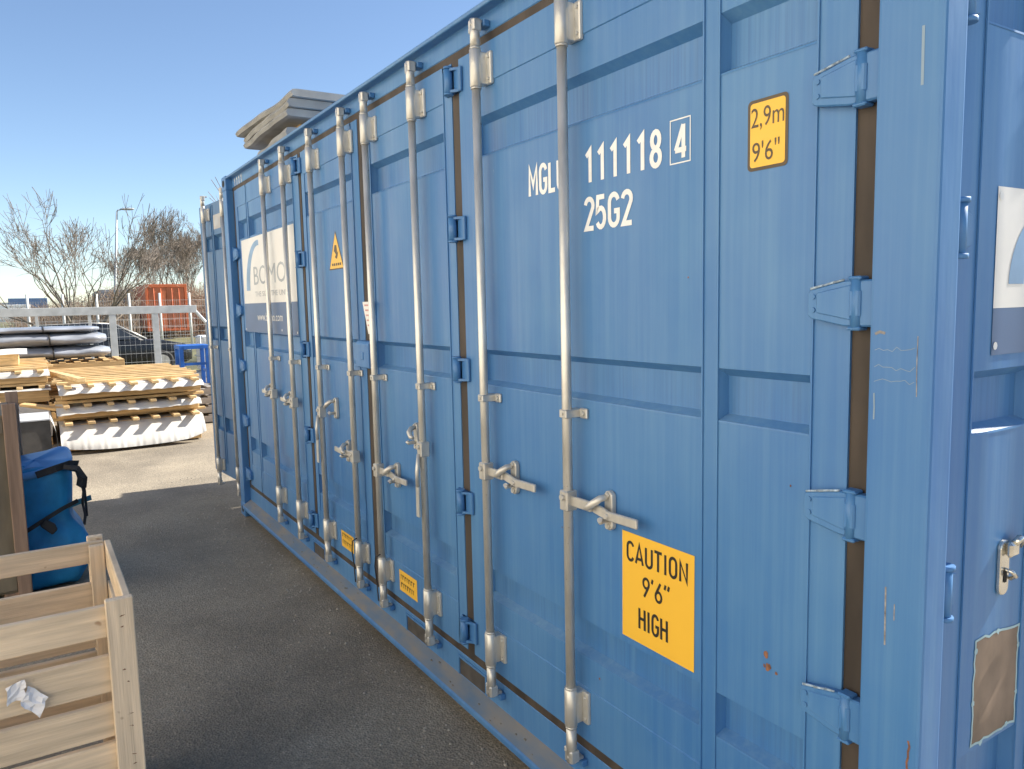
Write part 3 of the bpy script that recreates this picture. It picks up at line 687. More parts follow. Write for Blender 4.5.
# -------- sheets lying on the roof
def roof_sheet(label, x0, x1, y0, y1, z, th, seed, sag=0):
    r = random.Random(seed); b = MB(); n = 16; ring = []; loc = ((x0+x1)/2, (y0+y1)/2, z)
    dx, dy, rz = r.uniform(-.02, .02), r.uniform(-.015, .015), r.uniform(-.008, .008)
    for i in range(n+1):
        t = i/n; x = x0+(x1-x0)*t-loc[0]; dz = .006*math.sin(9*t+seed)-sag*max(0, .25-t)**2*8
        pr = [(y0, .004), (y0-.012, th*.5), (y0, th-.004), (y0+.03, th), (y1, th), (y1, 0), (y0+.03, 0)]
        ring.append([(x+dx, y-loc[1]+dy+rz*x*8+.006*math.sin(14*t+seed*2), z_+dz) for y, z_ in pr])
    b.loft(ring, smooth=False); return tag(b.build('roofing_sheet', GREYS, None, loc), label, 'roofing sheet', 'sheets lying on the container roof')
roof_sheet('bottom sheet of the lower stack, lying directly on the blue container roof', -5.60, -4.62, .20, 1.35, 2.905, .075, 1)
roof_sheet('upper sheet of the short lower stack on the container roof', -5.66, -4.64, .17, 1.35, 2.983, .070, 2)
roof_sheet('lowest sheet of the upper stack, above the dark gap with the spacers', -5.90, -4.60, .16, 1.55, 3.125, .050, 3, .004)
roof_sheet('middle sheet of the upper grey roof stack', -5.93, -4.57, .18, 1.55, 3.177, .055, 4, .004)
roof_sheet('topmost grey sheet of the roof stack, against the sky', -5.98, -4.55, .15, 1.55, 3.234, .050, 5, .004)
for k, (x, z0, z1, lb) in enumerate(((-5.50, 3.055, 3.121, 'timber spacer between the two roof sheet stacks, far end'), (-4.86, 3.055, 3.121, 'timber spacer between the two roof sheet stacks, near end'))):
    b = MB(); b.box(-.06, .06, -.5, .5, 0, z1-z0, .004); tag(b.build('timber_spacer', TIMB, None, (x, .80, z0)), lb, 'wood block')
# ------------------------------------------------------------------ slatted crate in front
cr = thing('slatted_crate', 'new pale pine slatted crate with crumpled paper stuck on it', 'crate', (-2.05, -1.86, 0))
CXO, CYO = -2.05, -1.86
def slat(x0, x1, y0, y1, z0, z1, mt=PINE):
    b = MB(); b.box(x0-CXO, x1-CXO, y0-CYO, y1-CYO, z0, z1, .003); return b.build('slat', mt, cr)
SZ = [(.837, .934), (.666, .780), (.526, .632), (.402, .508), (.270, .380), (.15, .25)]
for z0, z1 in SZ:
    slat(-1.712, -1.690, -2.42, -1.290, z0, z1)
    slat(-2.442, -2.420, -2.42, -1.290, z0+rnd.uniform(-.004, .004) if z0 < .8 else .855, z1 if z0 < .8 else .937)
for z0, z1 in SZ:
    slat(-2.418, -1.714, -1.290, -1.268, z0, z1+.004 if z0 > .8 else z1); slat(-2.418, -1.714, -2.44, -2.418, z0, z1)
def post(x0, x1, y0, y1, z1):
    b = MB(); b.box(x0-CXO, x1-CXO, y0-CYO, y1-CYO, .0, z1, .003)
    b.cur = 1
    if x0 > -1.7:
        for z in (.905, .872, .74, .70, .60, .56, .47, .44): b.poly([(x1-CXO+.0006, (y0+y1)/2-CYO+rnd.uniform(-.004, .016)+.0025*math.cos(t), z+.0025*math.sin(t)) for t in [k*math.pi/3 for k in range(6)]])
    return b.build('post', [PINEX, RUST], cr)
post(-1.689, -1.660, -1.343, -1.2685, .957); post(-1.689, -1.660, -2.42, -2.36, .957)
post(-2.470, -2.443, -1.345, -1.290, .952); post(-2.470, -2.443, -2.42, -2.36, .952)
post(-2.412, -2.385, -1.343, -1.292, .93)
for i in range(7):
    b = MB(); x = -2.41+i*.098; b.box(x-CXO, x+.090-CXO, -2.415-CYO, -1.292-CYO, .128, .148, .003); b.build('bottom_board', PINE, cr)
b = MB()      # crumpled note
rp_ = random.Random(17); jit = [[rp_.uniform(0, 1) for _ in range(8)] for _ in range(8)]
def crump(o, e1, e2, nu, nv, k):
    def f(u, v):
        a_, b_ = round(u*nu), round(v*nv); q = jit[(a_+k) % 8][(b_*3+k) % 8]
        return (-1.6880-CXO+.003+.008*q+.014*abs(u-.5), o[0]+e1[0]*u+e2[0]*v-CYO+.006*(q-.5), o[1]+e1[1]*u+e2[1]*v+.006*(jit[(b_+k) % 8][a_ % 8]-.5))
    b.grid(f, nu, nv, False)
crump((-1.602, .708), (.045, .012), (.002, .055), 4, 5, 0); crump((-1.572, .700), (.045, -.048), (.022, .055), 5, 5, 3)
b.build('paper_note', PAPER, cr)
# ------------------------------------------------------------------ plywood box at the left edge
bx = thing('plywood_box', 'tall dark plywood box with brown corner board at left behind the pine crate', 'box', (-5.1, -2.1, 0))
b = MB(); b.box(-.42, .385, -.55, .47, .08, 1.19, .004); b.build('panel', OLDW, bx)
for x in (.386, -.445):
    for y in (.455, -.50):
        b = MB(); b.box(x, x+.03, y, y+.075, 0, 1.26, .004); b.build('corner_board', OLDB, bx)
for z in (.10, 1.08):
    b = MB(); b.box(.3875, .408, -.424, .4535, z, z+.09, .003); b.build('crosspiece', OLDW, bx)
for y in (-.5, -.05, .38):
    b = MB(); b.box(-.42, .38, y, y+.08, .0, .0795, .003); b.build('skid', OLDB, bx)
# ------------------------------------------------------------------ blue bag
bg_ = thing('blue_bag', 'bulging blue fabric bag with pale lid and black straps beside the plywood box', 'bag', (-5.15, -1.47, 0))
b = MB(); rings = []
prof = [(0, .21, .16, 0), (.03, .26, .195, .0), (.12, .285, .225, .02), (.26, .27, .225, .03), (.36, .235, .20, .02), (.43, .205, .17, -.012), (.50, .215, .180, -.02), (.62, .232, .198, -.03), (.74, .245, .208, -.035), (.795, .240, .200, -.035), (.80, .19, .15, -.035)]
for z, rx, ry, dy in prof:
    rings.append([(rx*math.copysign(abs(math.cos(t))**.5, math.cos(t))*(1+.03*math.sin(3*t+z*9)+.03*math.sin(7*t-z*19)+.012*math.sin(17*t+z*40)), dy+ry*math.copysign(abs(math.sin(t))**.5, math.sin(t))*(1+.04*math.sin(4*t+z*13)+.03*math.sin(9*t+z*27)), z+.012*math.sin(5*t+z*9)) for t in [2*math.pi*i/56 for i in range(56)]])
b.loft(rings); o = b.build('body', BAGB, bg_); md = o.modifiers.new('s', 'SUBSURF'); md.levels = md.render_levels = 1
b = MB(); rings = []
for z, k in ((.772, 1.03), (.790, 1.06), (.808, 1.04), (.818, .92), (.821, .05)):
    rings.append([(.245*k*math.copysign(abs(math.cos(t))**.45, math.cos(t)), -.035+.208*k*math.copysign(abs(math.sin(t))**.45, math.sin(t)), z+.075*math.cos(t)*-.3*k+.045*math.sin(t)*k+.010*math.sin(3*t)) for t in [2*math.pi*i/48 for i in range(48)]])
b.loft(rings); b.build('lid', BAGL, bg_)
def strap(mb, path, wd, th, side):
    """flat webbing: path, width, thickness and the direction its width runs in"""
    path = [Vector(p) for p in path]; rings = []
    for k, p in enumerate(path):
        d = (path[min(k+1, len(path)-1)]-path[max(k-1, 0)]).normalized(); s_ = Vector(side); s_ = (s_-d*s_.dot(d)).normalized(); n = d.cross(s_)
        rings.append([p+s_*wd/2*a+n*th/2*c for a, c in ((-1, -1), (1, -1), (1, 1), (-1, 1))])
    mb.loft(rings, smooth=False)
b = MB()
strap(b, [(.27, -.03, .77), (.275, .08, .80), (.24, .16, .815), (.16, .205, .795), (.04, .215, .775)], .045, .008, (0, .3, 1))
strap(b, [(.25, .13, .80), (.27, .20, .78), (.275, .225, .72), (.265, .215, .66)], .07, .03, (1, .5, 0))
strap(b, [(.265, .215, .70), (.262, .225, .62), (.25, .215, .54), (.245, .225, .46), (.24, .215, .40)], .032, .006, (1, .3, 0))
strap(b, [(.20, .225, .72), (.215, .235, .62), (.225, .235, .52), (.235, .235, .45)], .028, .006, (1, .3, 0))
b.build('shoulder_strap', STRAP, bg_)
b = MB()
strap(b, [(.262, -.20, .36), (.285, -.10, .425), (.285, -.01, .475), (.262, .09, .525), (.22, .19, .56)], .026, .006, (0, -.4, 1))
b.prism([(-.035, .445), (.03, .375), (.062, .405), (.05, .445), (-.005, .49)], 0, .287, .308, .006); b.build('buckle_strap', STRAP, bg_)
b = MB(); strap(b, [(.24, .13, .535), (.21, .20, .55), (.18, .27, .56)], .035, .006, (0, 0, 1)); b.build('webbing_end', mat('teal_webbing', (.03, .19, .30), .6), bg_)
# dark box and bright edge behind the bag
t_ = thing('brown_board_box', 'dark grey brown open box behind the blue bag with a pale right edge', 'box', (-7.75, -1.52, 0))
b = MB(); b.box(-.35, .25, -.27, .155, .0, .80, .004); b.build('panel', mat('grey_brown_board', (.11, .10, .09), .7, 0, .25), t_)
b = MB(); b.box(-.35, .262, -.27, .155, .8005, .815, .002); b.build('lid_board', WRAPL, t_)
b = MB(); b.grid(lambda u, v: (.262-.5*u, .162+.045*math.sin(v*math.pi)**.7, .30+.5*v), 2, 12); b.build('pale_sheet', MEMB, t_)
# ------------------------------------------------------------------ prefabricated roof panels
def roof_panel(label, loc, W=1.66, D=2.8, th=.13, drop=.09, bulge=.0, group=None, rz=0, nb=7, seed=1, out=.11, rows=7):
    r = random.Random(seed); t = thing('timber_element', label, 'wooden panel', loc, rz, group)
    b = MB(); b.box(-.045, 0, 0, W, 0, th, .004); b.box(-D, -D+.045, 0, W, 0, th, .004); b.box(-D+.046, -.046, 0, .045, 0, th, .004); b.box(-D+.046, -.046, W-.045, W, 0, th, .004)
    b.box(-D+.046, -.046, .046, W-.046, th*.25, th*.6); b.build('frame', TIMB, t)
    def f(u, v):
        y = -.03+(W+.06)*u; wav = .0012*math.sin(u*118+seed)+.0007*math.sin(u*171+seed*2)+.006*math.sin(u*13+seed)
        if v < .3: k = v/.3; return (-.9+.9*k, y, th+.006+.002*math.sin(u*23))
        k = (v-.3)/.7
        fall = (drop*(.93+.06*math.sin(u*9+seed)+.05*math.sin(u*37)+.03*math.sin(u*83)) if not bulge > .1 else drop*(.80+.20*math.sin(math.pi*min(1, max(0, u*1.02)))**.5-.12*max(0, u-.86)*6))
        fx = .012+bulge*(1-(1-k)**1.5)*(.55+.45*math.sin(math.pi*min(1, max(0, .08+u*.84)))**.5 if bulge > .1 else 1)+wav*k*(1.5 if bulge > .1 else .5)
        return (fx, y, th+.006-k*fall)
    b = MB(); b.grid(f, 150, 14); b.build('membrane', MEMB, t)
    for i in range(nb):
        y = .04+i*(W-.15)/(nb-1); b = MB()
        b.box(-D-.05, out+r.uniform(-.03, .03), y+r.uniform(-.012, .012), y+.075, th+.014, th+.048, .003); b.build('batten', BATT, t)
    for i in range(rows):
        x = -.10-i*(D-.15)/(rows-1); b = MB()
        b.box(x-.066, x, -.06+r.uniform(-.05, .05), W+.04+r.uniform(-.05, .06), th+.0485, th+.083, .003); b.build('tile_batten', BATT, t)
    return t
GP = 'prefabricated timber roof elements stacked in the sun'
roof_panel('bottom timber panel of the sunlit stack, with a wide white sheet hanging to the ground', (-10.42, -1.20, .02), 1.66, 2.8, .34, .325, .27, GP, seed=4, out=.21, rows=8)
roof_panel('middle timber panel of the sunlit stack with a narrow white wavy edge', (-10.40, -1.22, .445), 1.66, 2.8, .135, .085, .085, GP, seed=2, out=.12)
roof_panel('top timber panel of the sunlit stack, a loose plank lying on it', (-10.38, -1.18, .69), 1.66, 2.85, .135, .075, .085, GP, seed=9, out=.14, rows=9)
b = MB(); b.box(-.95, .95, -.05, .05, 0, .055, .004); tag(b.build('loose_plank', BATT, None, (-11.25, -1.10, .909), (0, 0, R(9))), 'short loose plank lying on the left of the top timber panel', 'plank')
b = MB(); b.box(-.34, .34, -.05, .05, 0, .035, .004); tag(b.build('loose_plank', TIMB, None, (-10.62, -1.36, .575), (R(5), R(6), R(48))), 'brown splintered plank sticking out left of the sunlit panel stack', 'plank')
# wrapped stacks to the left of it
def wrapped_pack(label, loc, W, D, h, seed=0, m_=WRAPL):
    t = thing('wrapped_pack', label, 'wrapped pack', loc)
    b = MB(); b.box(-D, 0, 0, W, 0, .1, .004); b.build('timber_base', TIMB, t)
    b = MB()
    def ring(x):
        o = []
        for (y, z) in [(0, .11), (-.015, .3*h), (0, .7*h), (.02, h-.02), (.2*W, h+.012), (.5*W, h), (.8*W, h+.01), (W-.02, h-.02), (W+.012, .6*h), (W, .11)]: o.append((x, y+.012*math.sin(x*7+z*21+seed), z+.008*math.sin(x*11+y*19+seed)))
        return o
    b.loft([ring(-D+.01+(D-.02)*i/14) for i in range(15)]); b.build('plastic_wrap', m_, t); return t
wrapped_pack('pale plastic wrapped pack low down between the plywood box and the panel stack', (-11.3, -3.0, 0), 1.70, 2.6, .56, 1)
roof_panel('timber panel with white membrane lying on the pale plastic wrapped pack', (-11.3, -3.0, .60), 1.70, 2.6, .17, .02, .01, 'timber panels on the wrapped pack', seed=12, out=-.02)
roof_panel('upper battened timber panel on the wrapped pack, in front of the grey rolls', (-11.38, -3.0, .86), 1.70, 2.6, .12, .05, .02, 'timber panels on the wrapped pack', seed=15, out=.06)
roof_panel('lowest timber panel of the small stack at the left picture edge', (-7.6, -3.58, .10), 1.66, 2.2, .16, .10, .02, 'timber panels at the left edge', seed=21)
roof_panel('upper timber panel of the small left edge stack, white sheet over its front', (-7.6, -3.60, .50), 1.70, 2.2, .20, .18, .03, 'timber panels at the left edge', seed=22, rows=9)
for y in (-3.4, -2.2):
    b = MB(); b.box(-.9, .9, -.05, .05, 0, .1, .004); tag(b.build('timber_bearer', TIMB, None, (-8.7, y, 0)), 'timber bearer on the ground under the left edge panel stack', 'wood block', 'bearers under the left stack')
for y in (-3.4, -2.2):
    b = MB(); b.box(-.9, .9, -.05, .05, 0, .155, .004); tag(b.build('timber_bearer', TIMB, None, (-8.7, y, .3435)), 'timber bearer between the two panels of the left edge stack', 'wood block', 'bearers inside the left stack')
t_ = thing('white_topped_board', 'short yellow timber board with white sheet on top, left edge above the wrapped pack', 'wooden board', (-12.0, -2.9, 1.067))
b = MB(); b.box(-1.0, 0, 0, 1.28, 0, .18, .004); b.build('board', BATT, t_)
b = MB(); b.grid(lambda u, v: (-1.0+1.07*v, -.03+1.42*u, .187+.05*(1-(2*v-1)**4)*.3+.012*math.sin(u*9)-.04*max(0, v-.9)*8), 12, 10); b.build('white_sheet', MEMB, t_)
# grey wrapped rolls on pallets
def pallet(label, loc, W=1.2, D=.8, group=None, m_=TIMB):
    t = thing('pallet', label, 'pallet', loc, 0, group)
    for i in range(6):
        b = MB(); y = i*(W-.1)/5; b.box(-D, 0, y, y+.1, .120, .144, .002); b.build('deck_board', m_, t)
    for x in (-D, -D/2-.05, -.1):
        b = MB(); b.box(x, x+.1, 0, W, .022, .119, .003); b.build('bearer', m_, t)
    return t
k = 0
for y in (-3.9, -2.6, -1.3):
    for lv in range(6):
        pallet('pallet in the pile under the grey rolls, hidden row behind the panels', (-14.0, y, lv*.165), 1.2, 1.1, 'pallets under the grey rolls')
def roll(label, y0, y1, z, rz_, rx, x):
    b = MB(); rings = []; n = 26; N = 40
    for i in range(N+1):
        u = i/N; y = (y1-y0)*u; e = min(1, (min(u, 1-u)*N/2.2+.25)); e = e**.5
        if u > .86: e *= 1-.10*math.sin((u-.86)/.14*3)
        rings.append([(rx*e*math.cos(t)*(1+.03*math.sin(5*t+y*6)), y, rz_*(1+e*math.sin(t)*(1+.05*math.sin(3*t+y*4)+.03*math.sin(y*23+t*2)))) for t in [2*math.pi*j/n for j in range(n)]])
    t = thing('wrapped_roll', label, 'roll', (x, y0, z), 0, 'grey wrapped rolls')
    b.loft(rings); b.build('wrapping', WRAP, t)
    for u in (.38, .80):
        c = MB(); y = (y1-y0)*u; c.tube([(rx*1.06*math.cos(a), y, rz_*(1+1.08*math.sin(a))) for a in [2*math.pi*j/20 for j in range(21)]], .012, 6); c.build('band', STRAP, t)
roll('lowest of the three long grey plastic wrapped rolls', -4.6, -.28, 1.00, .115, .42, -14.45)
roll('middle long grey plastic wrapped roll, between the other two', -4.6, -.33, 1.225, .12, .44, -14.45)
roll('top and flattest of the three long grey wrapped rolls', -4.6, -.43, 1.455, .055, .40, -14.45)
# ------------------------------------------------------------------ things near the gap behind the open door
for lv in range(4): pallet(('grey pallet at the bottom', 'second grey pallet', 'third grey pallet', 'topmost grey pallet')[lv]+' of the low pile right of the sunlit panels', (-11.9, .62, lv*.146), 1.2, .9, 'grey pallets right of the panels', mat('grey_old_wood', (.24, .22, .20), .8, 0, .2) if lv == 0 else bpy.data.materials['grey_old_wood'])
t_ = thing('blue_trestle', 'bright blue steel trestle standing in front of the fence', 'trestle', (-15.0, 1.17, 0))
b = MB(); b.box(-.30, .30, -.27, -.19, 1.05, 1.12, .004); b.box(-.30, .30, .19, .27, 1.05, 1.12, .004); b.box(.24, .32, -.189, .189, 1.05, 1.12, .004); b.box(-.32, -.24, -.189, .189, 1.05, 1.12, .004); b.box(-.2, .2, -.189, .189, 1.09, 1.118); b.build('top_frame', TRB, t_)
for x in (-.26, .26):
    for y in (-.23, .23):
        b = MB(); b.box(x-.035, x+.035, y-.035, y+.035, 0, 1.05, .004); b.build('leg', TRB, t_)
b = MB(); b.box(-.22, .22, -.245, -.215, .60, .65); b.box(-.22, .22, .215, .245, .60, .65); b.box(.245, .275, -.19, .19, .74, .79); b.build('brace', TRB, t_)
t_ = thing('liquid_tank', 'milky white plastic tank in a steel cage on a pallet, beside the gate', 'tank', (-21.0, 2.85, 0))
b = MB(); b.box(-.45, .45, -.5, .5, .16, 1.10, .08, seg=3); b.cyl((0, 0, 1.09), (0, 0, 1.16), .1); b.build('bottle', IBCW, t_)
b = MB()
for z in (.3, .55, .8, 1.05): b.tube([(-.48, -.53, z), (.48, -.53, z), (.48, .53, z), (-.48, .53, z), (-.48, -.53, z)], .012, 6)
for y in (-.53, -.2, .2, .53): b.cyl((.48, y, .16), (.48, y, 1.1), .012, 6)
b.build('cage', FGALV, t_)
b = MB(); b.box(-.5, .5, -.55, .55, .02, .14, .01); b.build('base_pallet', GREYC, t_)
# ------------------------------------------------------------------ sliding gate
gt = thing('sliding_gate', 'grey galvanised sliding gate with thick top beam and wire mesh', 'gate', (-19, 0, 0))
b = MB(); b.box(-.05, .05, -9, 2.0, 1.72, 1.90, .006); b.build('top_beam', FGALV, gt)
b = MB(); b.box(-.05, .05, -9, 2.0, .12, .26, .006); b.build('bottom_beam', FGALV, gt)
for y in (-7.9, -6.8, -5.7, -4.6, -3.5, -2.4, -1.3, -.28, .18, 1.08):
    wd = .07 if y in (.18, 1.08) else .03
    b = MB(); b.box(-.045, .045, y-wd, y+wd, .26, 1.72, .004); b.build('upright', FGALV, gt)
b = MB(); i = 0
for k in range(100):
    y = -8.95+k*.11; b.cyl((0.02, y, .26), (.02, y, 1.72), .0022, 4)
for z in (.4, .6, .8, 1.0, 1.2, 1.4, 1.6): b.cyl((.026, -9, z), (.026, 2, z), .0028, 4)
b.build('mesh', GREYC, gt)
b = MB(); b.tube([(0, 1.95, 1.80), (0, 2.3, 1.35), (0, 2.35, 1.15)], .04, 8); b.build('stay', FGALV, gt)
b = MB(); b.box(-.12, .12, 2.2, 2.42, 0, 1.5, .01); b.build('roller_post', GREYC, gt)
fn = thing('wire_fence', 'tall wire mesh fence with thin white posts behind the black car', 'fence', (-40, 0, 0))
for k in range(13):
    y = -8.2+k*1.36; b = MB(); b.cyl((0, y, 0), (.0, y+rnd.uniform(-.02, .02), 2.62), .055, 8); b.build('post', WPOST, fn)
b = MB()
for k in range(170): b.cyl((0, -8.2+k*.1, .1), (0, -8.2+k*.1, 2.3), .003, 3)
for k in range(8): b.cyl((.01, -8.2, .1+k*.31), (.01, 8.6, .1+k*.31), .006, 4)
b.build('mesh', GREYC, fn)
# ------------------------------------------------------------------ black car
cr_ = thing('parked_car', 'black estate car parked behind the galvanised gate', 'car', (-24.2, .35, 0))
def carring(y, pts): return [(x, y, z) for x, z in pts]
b = MB(); rings = []
for y, hw, zb, zt in ((-2.3, .70, .45, .80), (-2.22, .82, .30, .92), (-1.6, .90, .22, .96), (0, .92, .20, .96), (1.0, .91, .20, .95), (1.6, .88, .22, .90), (2.05, .82, .26, .80), (2.25, .70, .34, .68)):
    rings.append(carring(y, [(-hw*.9, zb), (-hw, zb+.12), (-hw, zt-.16), (-hw*.93, zt), (hw*.93, zt), (hw, zt-.16), (hw, zb+.12), (hw*.9, zb)]))
b.loft(rings); b.build('body', CARP, cr_)
b = MB(); rings = []
for y, hw, z in ((-2.22, .72, .93), (-2.0, .66, 1.36), (-1.6, .64, 1.44), (-.4, .64, 1.47), (.25, .62, 1.42), (1.05, .74, .95)):
    rings.append(carring(y, [(-hw-.12*(z > 1), .94), (-hw, z-.05), (-hw*.85, z), (hw*.85, z), (hw, z-.05), (hw+.12*(z > 1), .94)]))
b.loft(rings); b.build('cabin', CARP, cr_)
for s in (-1, 1):
    for ya, yb, yc, yd in ((-1.95, -1.1, -1.85, -1.1), (-1.02, -.2, -1.02, -.2), (-.12, .86, -.12, .22)):
        b = MB(); b.poly([(s*.797, ya, .99), (s*.797, yb, .99), (s*.665, yd, 1.37), (s*.665, yc, 1.37)]); b.build('side_window', GLASS, cr_)
b = MB(); b.poly([(-.62, 1.06, .985), (.62, 1.06, .985), (.54, .32, 1.405), (-.54, .32, 1.405)]); b.build('windscreen', GLASS, cr_)
b = MB(); b.tube([(.64, .24, 1.44), (.77, 1.04, .985)], .022, 6); b.tube([(.64, -1.7, 1.455), (.65, -.4, 1.485), (.64, .2, 1.44)], .014, 6); b.build('chrome_trim', GALV, cr_)
for s in (-1, 1):
    for y in (-1.45, 1.4):
        b = MB(); b.tube([(s*.72, y, .32), (s*.74, y, .32), (s*.90, y, .32), (s*.93, y, .32)], [.28, .32, .32, .28], 20)
        wl = b.build('wheel', TYRE, cr_); c = MB(); c.cyl((s*.931, y, .32), (s*.94, y, .32), .2, 16); c.build('rim', GALV, wl)
    b = MB(); b.box(s*.70-.1, s*.70+.1, 2.08, 2.2, .60, .74, .02); b.build('headlight', IBCW, cr_)
# ------------------------------------------------------------------ far containers
def far_container(name, label, cat, loc, mats, W=2.44, D=6.0, Hh=2.6, open_=False):
    t = thing(name, label, cat, loc); b = MB()
    b.box(-D, -.06, 0, W, .15, Hh-.12); b.build('shell', mats[1], t)
    for y in (0, W-.14):
        b = MB(); b.box(-.055, .02, y, y+.14, .02, Hh, .01); b.build('corner_post', mats[0], t)
    b = MB(); b.box(-D, .02, .141, W-.141, Hh-.20, Hh, .01); b.build('top_rail', mats[0], t)
    b = MB(); b.box(-D, .02, .141, W-.141, .02, .149, .01); b.build('bottom_rail', mats[0], t)
    for y in (.17, W/2+.01):
        b = MB(); b.box(-.055, -.005, y, y+W/2-.18, .16, Hh-.21, .01)
        d = b.build('door', mats[1], t); c = MB()
        for q in (.3, .7): c.cyl((.01, y+q*(W/2-.18), .2), (.01, y+q*(W/2-.18), Hh-.25), .02, 6)
        c.build('locking_bar', mats[1], d)
    return t
far_container('orange_container', 'faded orange shipping container with a brighter frame in front of the bare trees', 'shipping container', (-50, 4.62, .5), (ORANGE, ORANGED), 2.34, 6, 2.85)
far_container('grey_container', 'pale grey container standing left of the orange one', 'shipping container', (-56, 2.6, .5), (GREYC, GREYC), 2.4, 6, 2.7)
# distant low buildings and trailers at the left horizon
t_ = thing('distant_warehouse', 'low pale distant warehouse with dark windows on the horizon behind the gate', 'building', (-190, -14, 0))
b = MB(); b.box(-12, 0, -22, 12, 0, 3.6); b.build('wall', BLDG, t_)
b = MB(); b.box(-12.5, .4, -22.4, 12.4, 3.6, 4.0); b.build('roof', GREYC, t_)
for k in range(11):
    b = MB(); b.box(.001, .06, -20+k*2.9, -18.2+k*2.9, 1.5, 2.7); b.build('window', WIND, t_)
def trailer(label, loc, c):
    t = thing('box_trailer', label, 'trailer', loc); b = MB(); b.box(-2.4, 0, -2.4, 2.4, .9, 2.9, .05); b.build('body', c, t)
    for y in (-1.6, 1.5):
        b = MB(); b.cyl((-.3, y, .45), (.02, y, .45), .45, 14); b.build('wheel', TYRE, t)
trailer('distant white box trailer, left of the two white ones on the horizon', (-120, -8.3, 0), IBCW)
trailer('distant white box trailer beside the slate blue one', (-120, -3.4, 0), IBCW)
trailer('distant slate blue box trailer on the horizon', (-130, -1.2, 1), mat('slate_blue_paint', (.13, .2, .34), .5))
# ------------------------------------------------------------------ added pale hall, out of view: bounces sunlight onto the shaded container side
hl = thing('bounce_hall', 'added pale ribbed hall out of view, bouncing sunlight onto the shaded container side', 'building', (-3, -7.6, 0))
BOUNCECLAD = mat('pale_bounce_cladding', (.86, .79, .67), .6, 0, .03, (.6, .6, .6))
b = MB(); b.box(-17, 16, -12, -.05, 0, 7.2)
for i in range(82):
    x = -16.9+i*.4
    if not any(a-.2 < x+.1 < c+.2 for a, c in ((-9, -5), (6, 10))): b.box(x, x+.2, -.0495, -.012, .35, 7.1)
b.build('wall', BOUNCECLAD, hl)
b = MB(); b.box(-17.2, 16.2, -12.2, .15, 7.2, 7.5, .02); b.build('roof', GREYC, hl)
for a in (-9, 6):
    b = MB(); b.box(a, a+4, -.0495, .02, .02, 4.2)
    for k in range(14): b.box(a, a+4, .0202, .035, .1+k*.29, .34+k*.29)
    b.build('door', mat('bounce_hall_door_grey', (.62, .62, .60), .5) if a < 0 else bpy.data.materials['bounce_hall_door_grey'], hl)  # doors of the added bounce hall, out of view
# ------------------------------------------------------------------ street lamp
t_ = thing('street_lamp', 'thin grey street lamp with one flat head rising above the bare trees', 'street lamp', (-45, 2.55, 0))
b = MB(); b.tube([(0, 0, 0), (0, .04, 3), (0, .40, 7.0)], [.085, .07, .045], 10); b.tube([(0, .40, 6.98), (0, .44, 7.08), (0, .60, 7.12)], .035, 8); b.build('pole', FGALV, t_)
b = MB(); rings = []
for u, wd, th in ((0, .05, .03), (.1, .10, .05), (.45, .13, .07), (.62, .09, .05), (.68, .02, .02)):
    rings.append([(wd*math.cos(a), .56+u, 7.14+.06*u+th*math.sin(a)) for a in [2*math.pi*j/12 for j in range(12)]])
b.loft(rings); b.build('lamp_head', GREYC, t_)
# ------------------------------------------------------------------ bare trees
def grow(mb, tw, p, d, ln, r, lv, rs, spread=.5, upw=.12, maxlv=6, kids_=(2, 3), rm=.012):
    n = 4 if lv < 3 else 2; path = [p]; q = Vector(p); dd = Vector(d).normalized()
    for i in range(n):
        dd = (dd+Vector((rs.gauss(0, .10), rs.gauss(0, .10), rs.gauss(0, .06)+upw*.3))).normalized(); q = q+dd*(ln/n); path.append(q.copy())
    r = max(r, rm); r1 = max(r*.68, rm)
    (mb if lv < 3 else tw).tube(path, [r+(r1-r)*i/n for i in range(n+1)], 6 if lv < 2 else 3, cap=False)
    if lv >= maxlv: return
    nk = rs.randint(*kids_)
    for k in range(nk):
        az = rs.uniform(0, 2*math.pi); a = rs.gauss(spread, .14)
        o = dd.orthogonal().normalized(); o.rotate(Matrix.Rotation(az, 3, dd)); nd = dd*math.cos(a)+o*math.sin(a)
        at = path[-1] if k < 2 else path[rs.randint(max(1, n//2), n)]
        grow(mb, tw, at, nd+Vector((0, 0, upw)), ln*rs.uniform(.66, .88), r1*(.9 if k == 0 else .72), lv+1, rs, spread, upw, maxlv, kids_, rm)
    if lv >= 1:
        for k in range(rs.randint(1, 3)):                       # side twigs
            i = rs.randint(1, n); o = Vector((rs.gauss(0, 1), rs.gauss(0, 1), rs.gauss(.4, .6))).normalized()
            e = Vector(path[i])+o*ln*rs.uniform(.25, .6); tw.tube([path[i], (Vector(path[i])+e)/2+Vector((0, 0, .03)), e], [max(rm, r1*.35), rm, rm*.5], 3, cap=False)
def tree(name, label, loc, stems, ln, r, seed, spread, upw, maxlv, group=None, lean=.5, kids_=(2, 3), rm=.012):
    rs = random.Random(seed); t = thing(name, label, 'tree', loc, 0, group); a = MB(); b = MB()
    for k in range(stems):
        az = 2*math.pi*k/max(1, stems)+rs.uniform(-.4, .4); l = rs.uniform(.4, 1)*lean if stems > 1 else .03
        grow(a, b, Vector((.12*math.cos(az), .12*math.sin(az), 0)) if stems > 1 else Vector((0, 0, 0)), (math.sin(l)*math.cos(az), math.sin(l)*math.sin(az), math.cos(l)), ln*rs.uniform(.85, 1.1), r, 0, rs, spread, upw, maxlv, kids_, rm)
    a.build('trunk', BARK, t); b.build('crown', TWIG, t); return t
tree('bare_tree', 'wide bare many-stemmed tree spreading left of the street lamp', (-40, .62, 0), 9, 2.05, .08, 6, .33, .09, 5, None, 1.05, (2, 3), .009)
GT = 'bare trees behind the orange container'
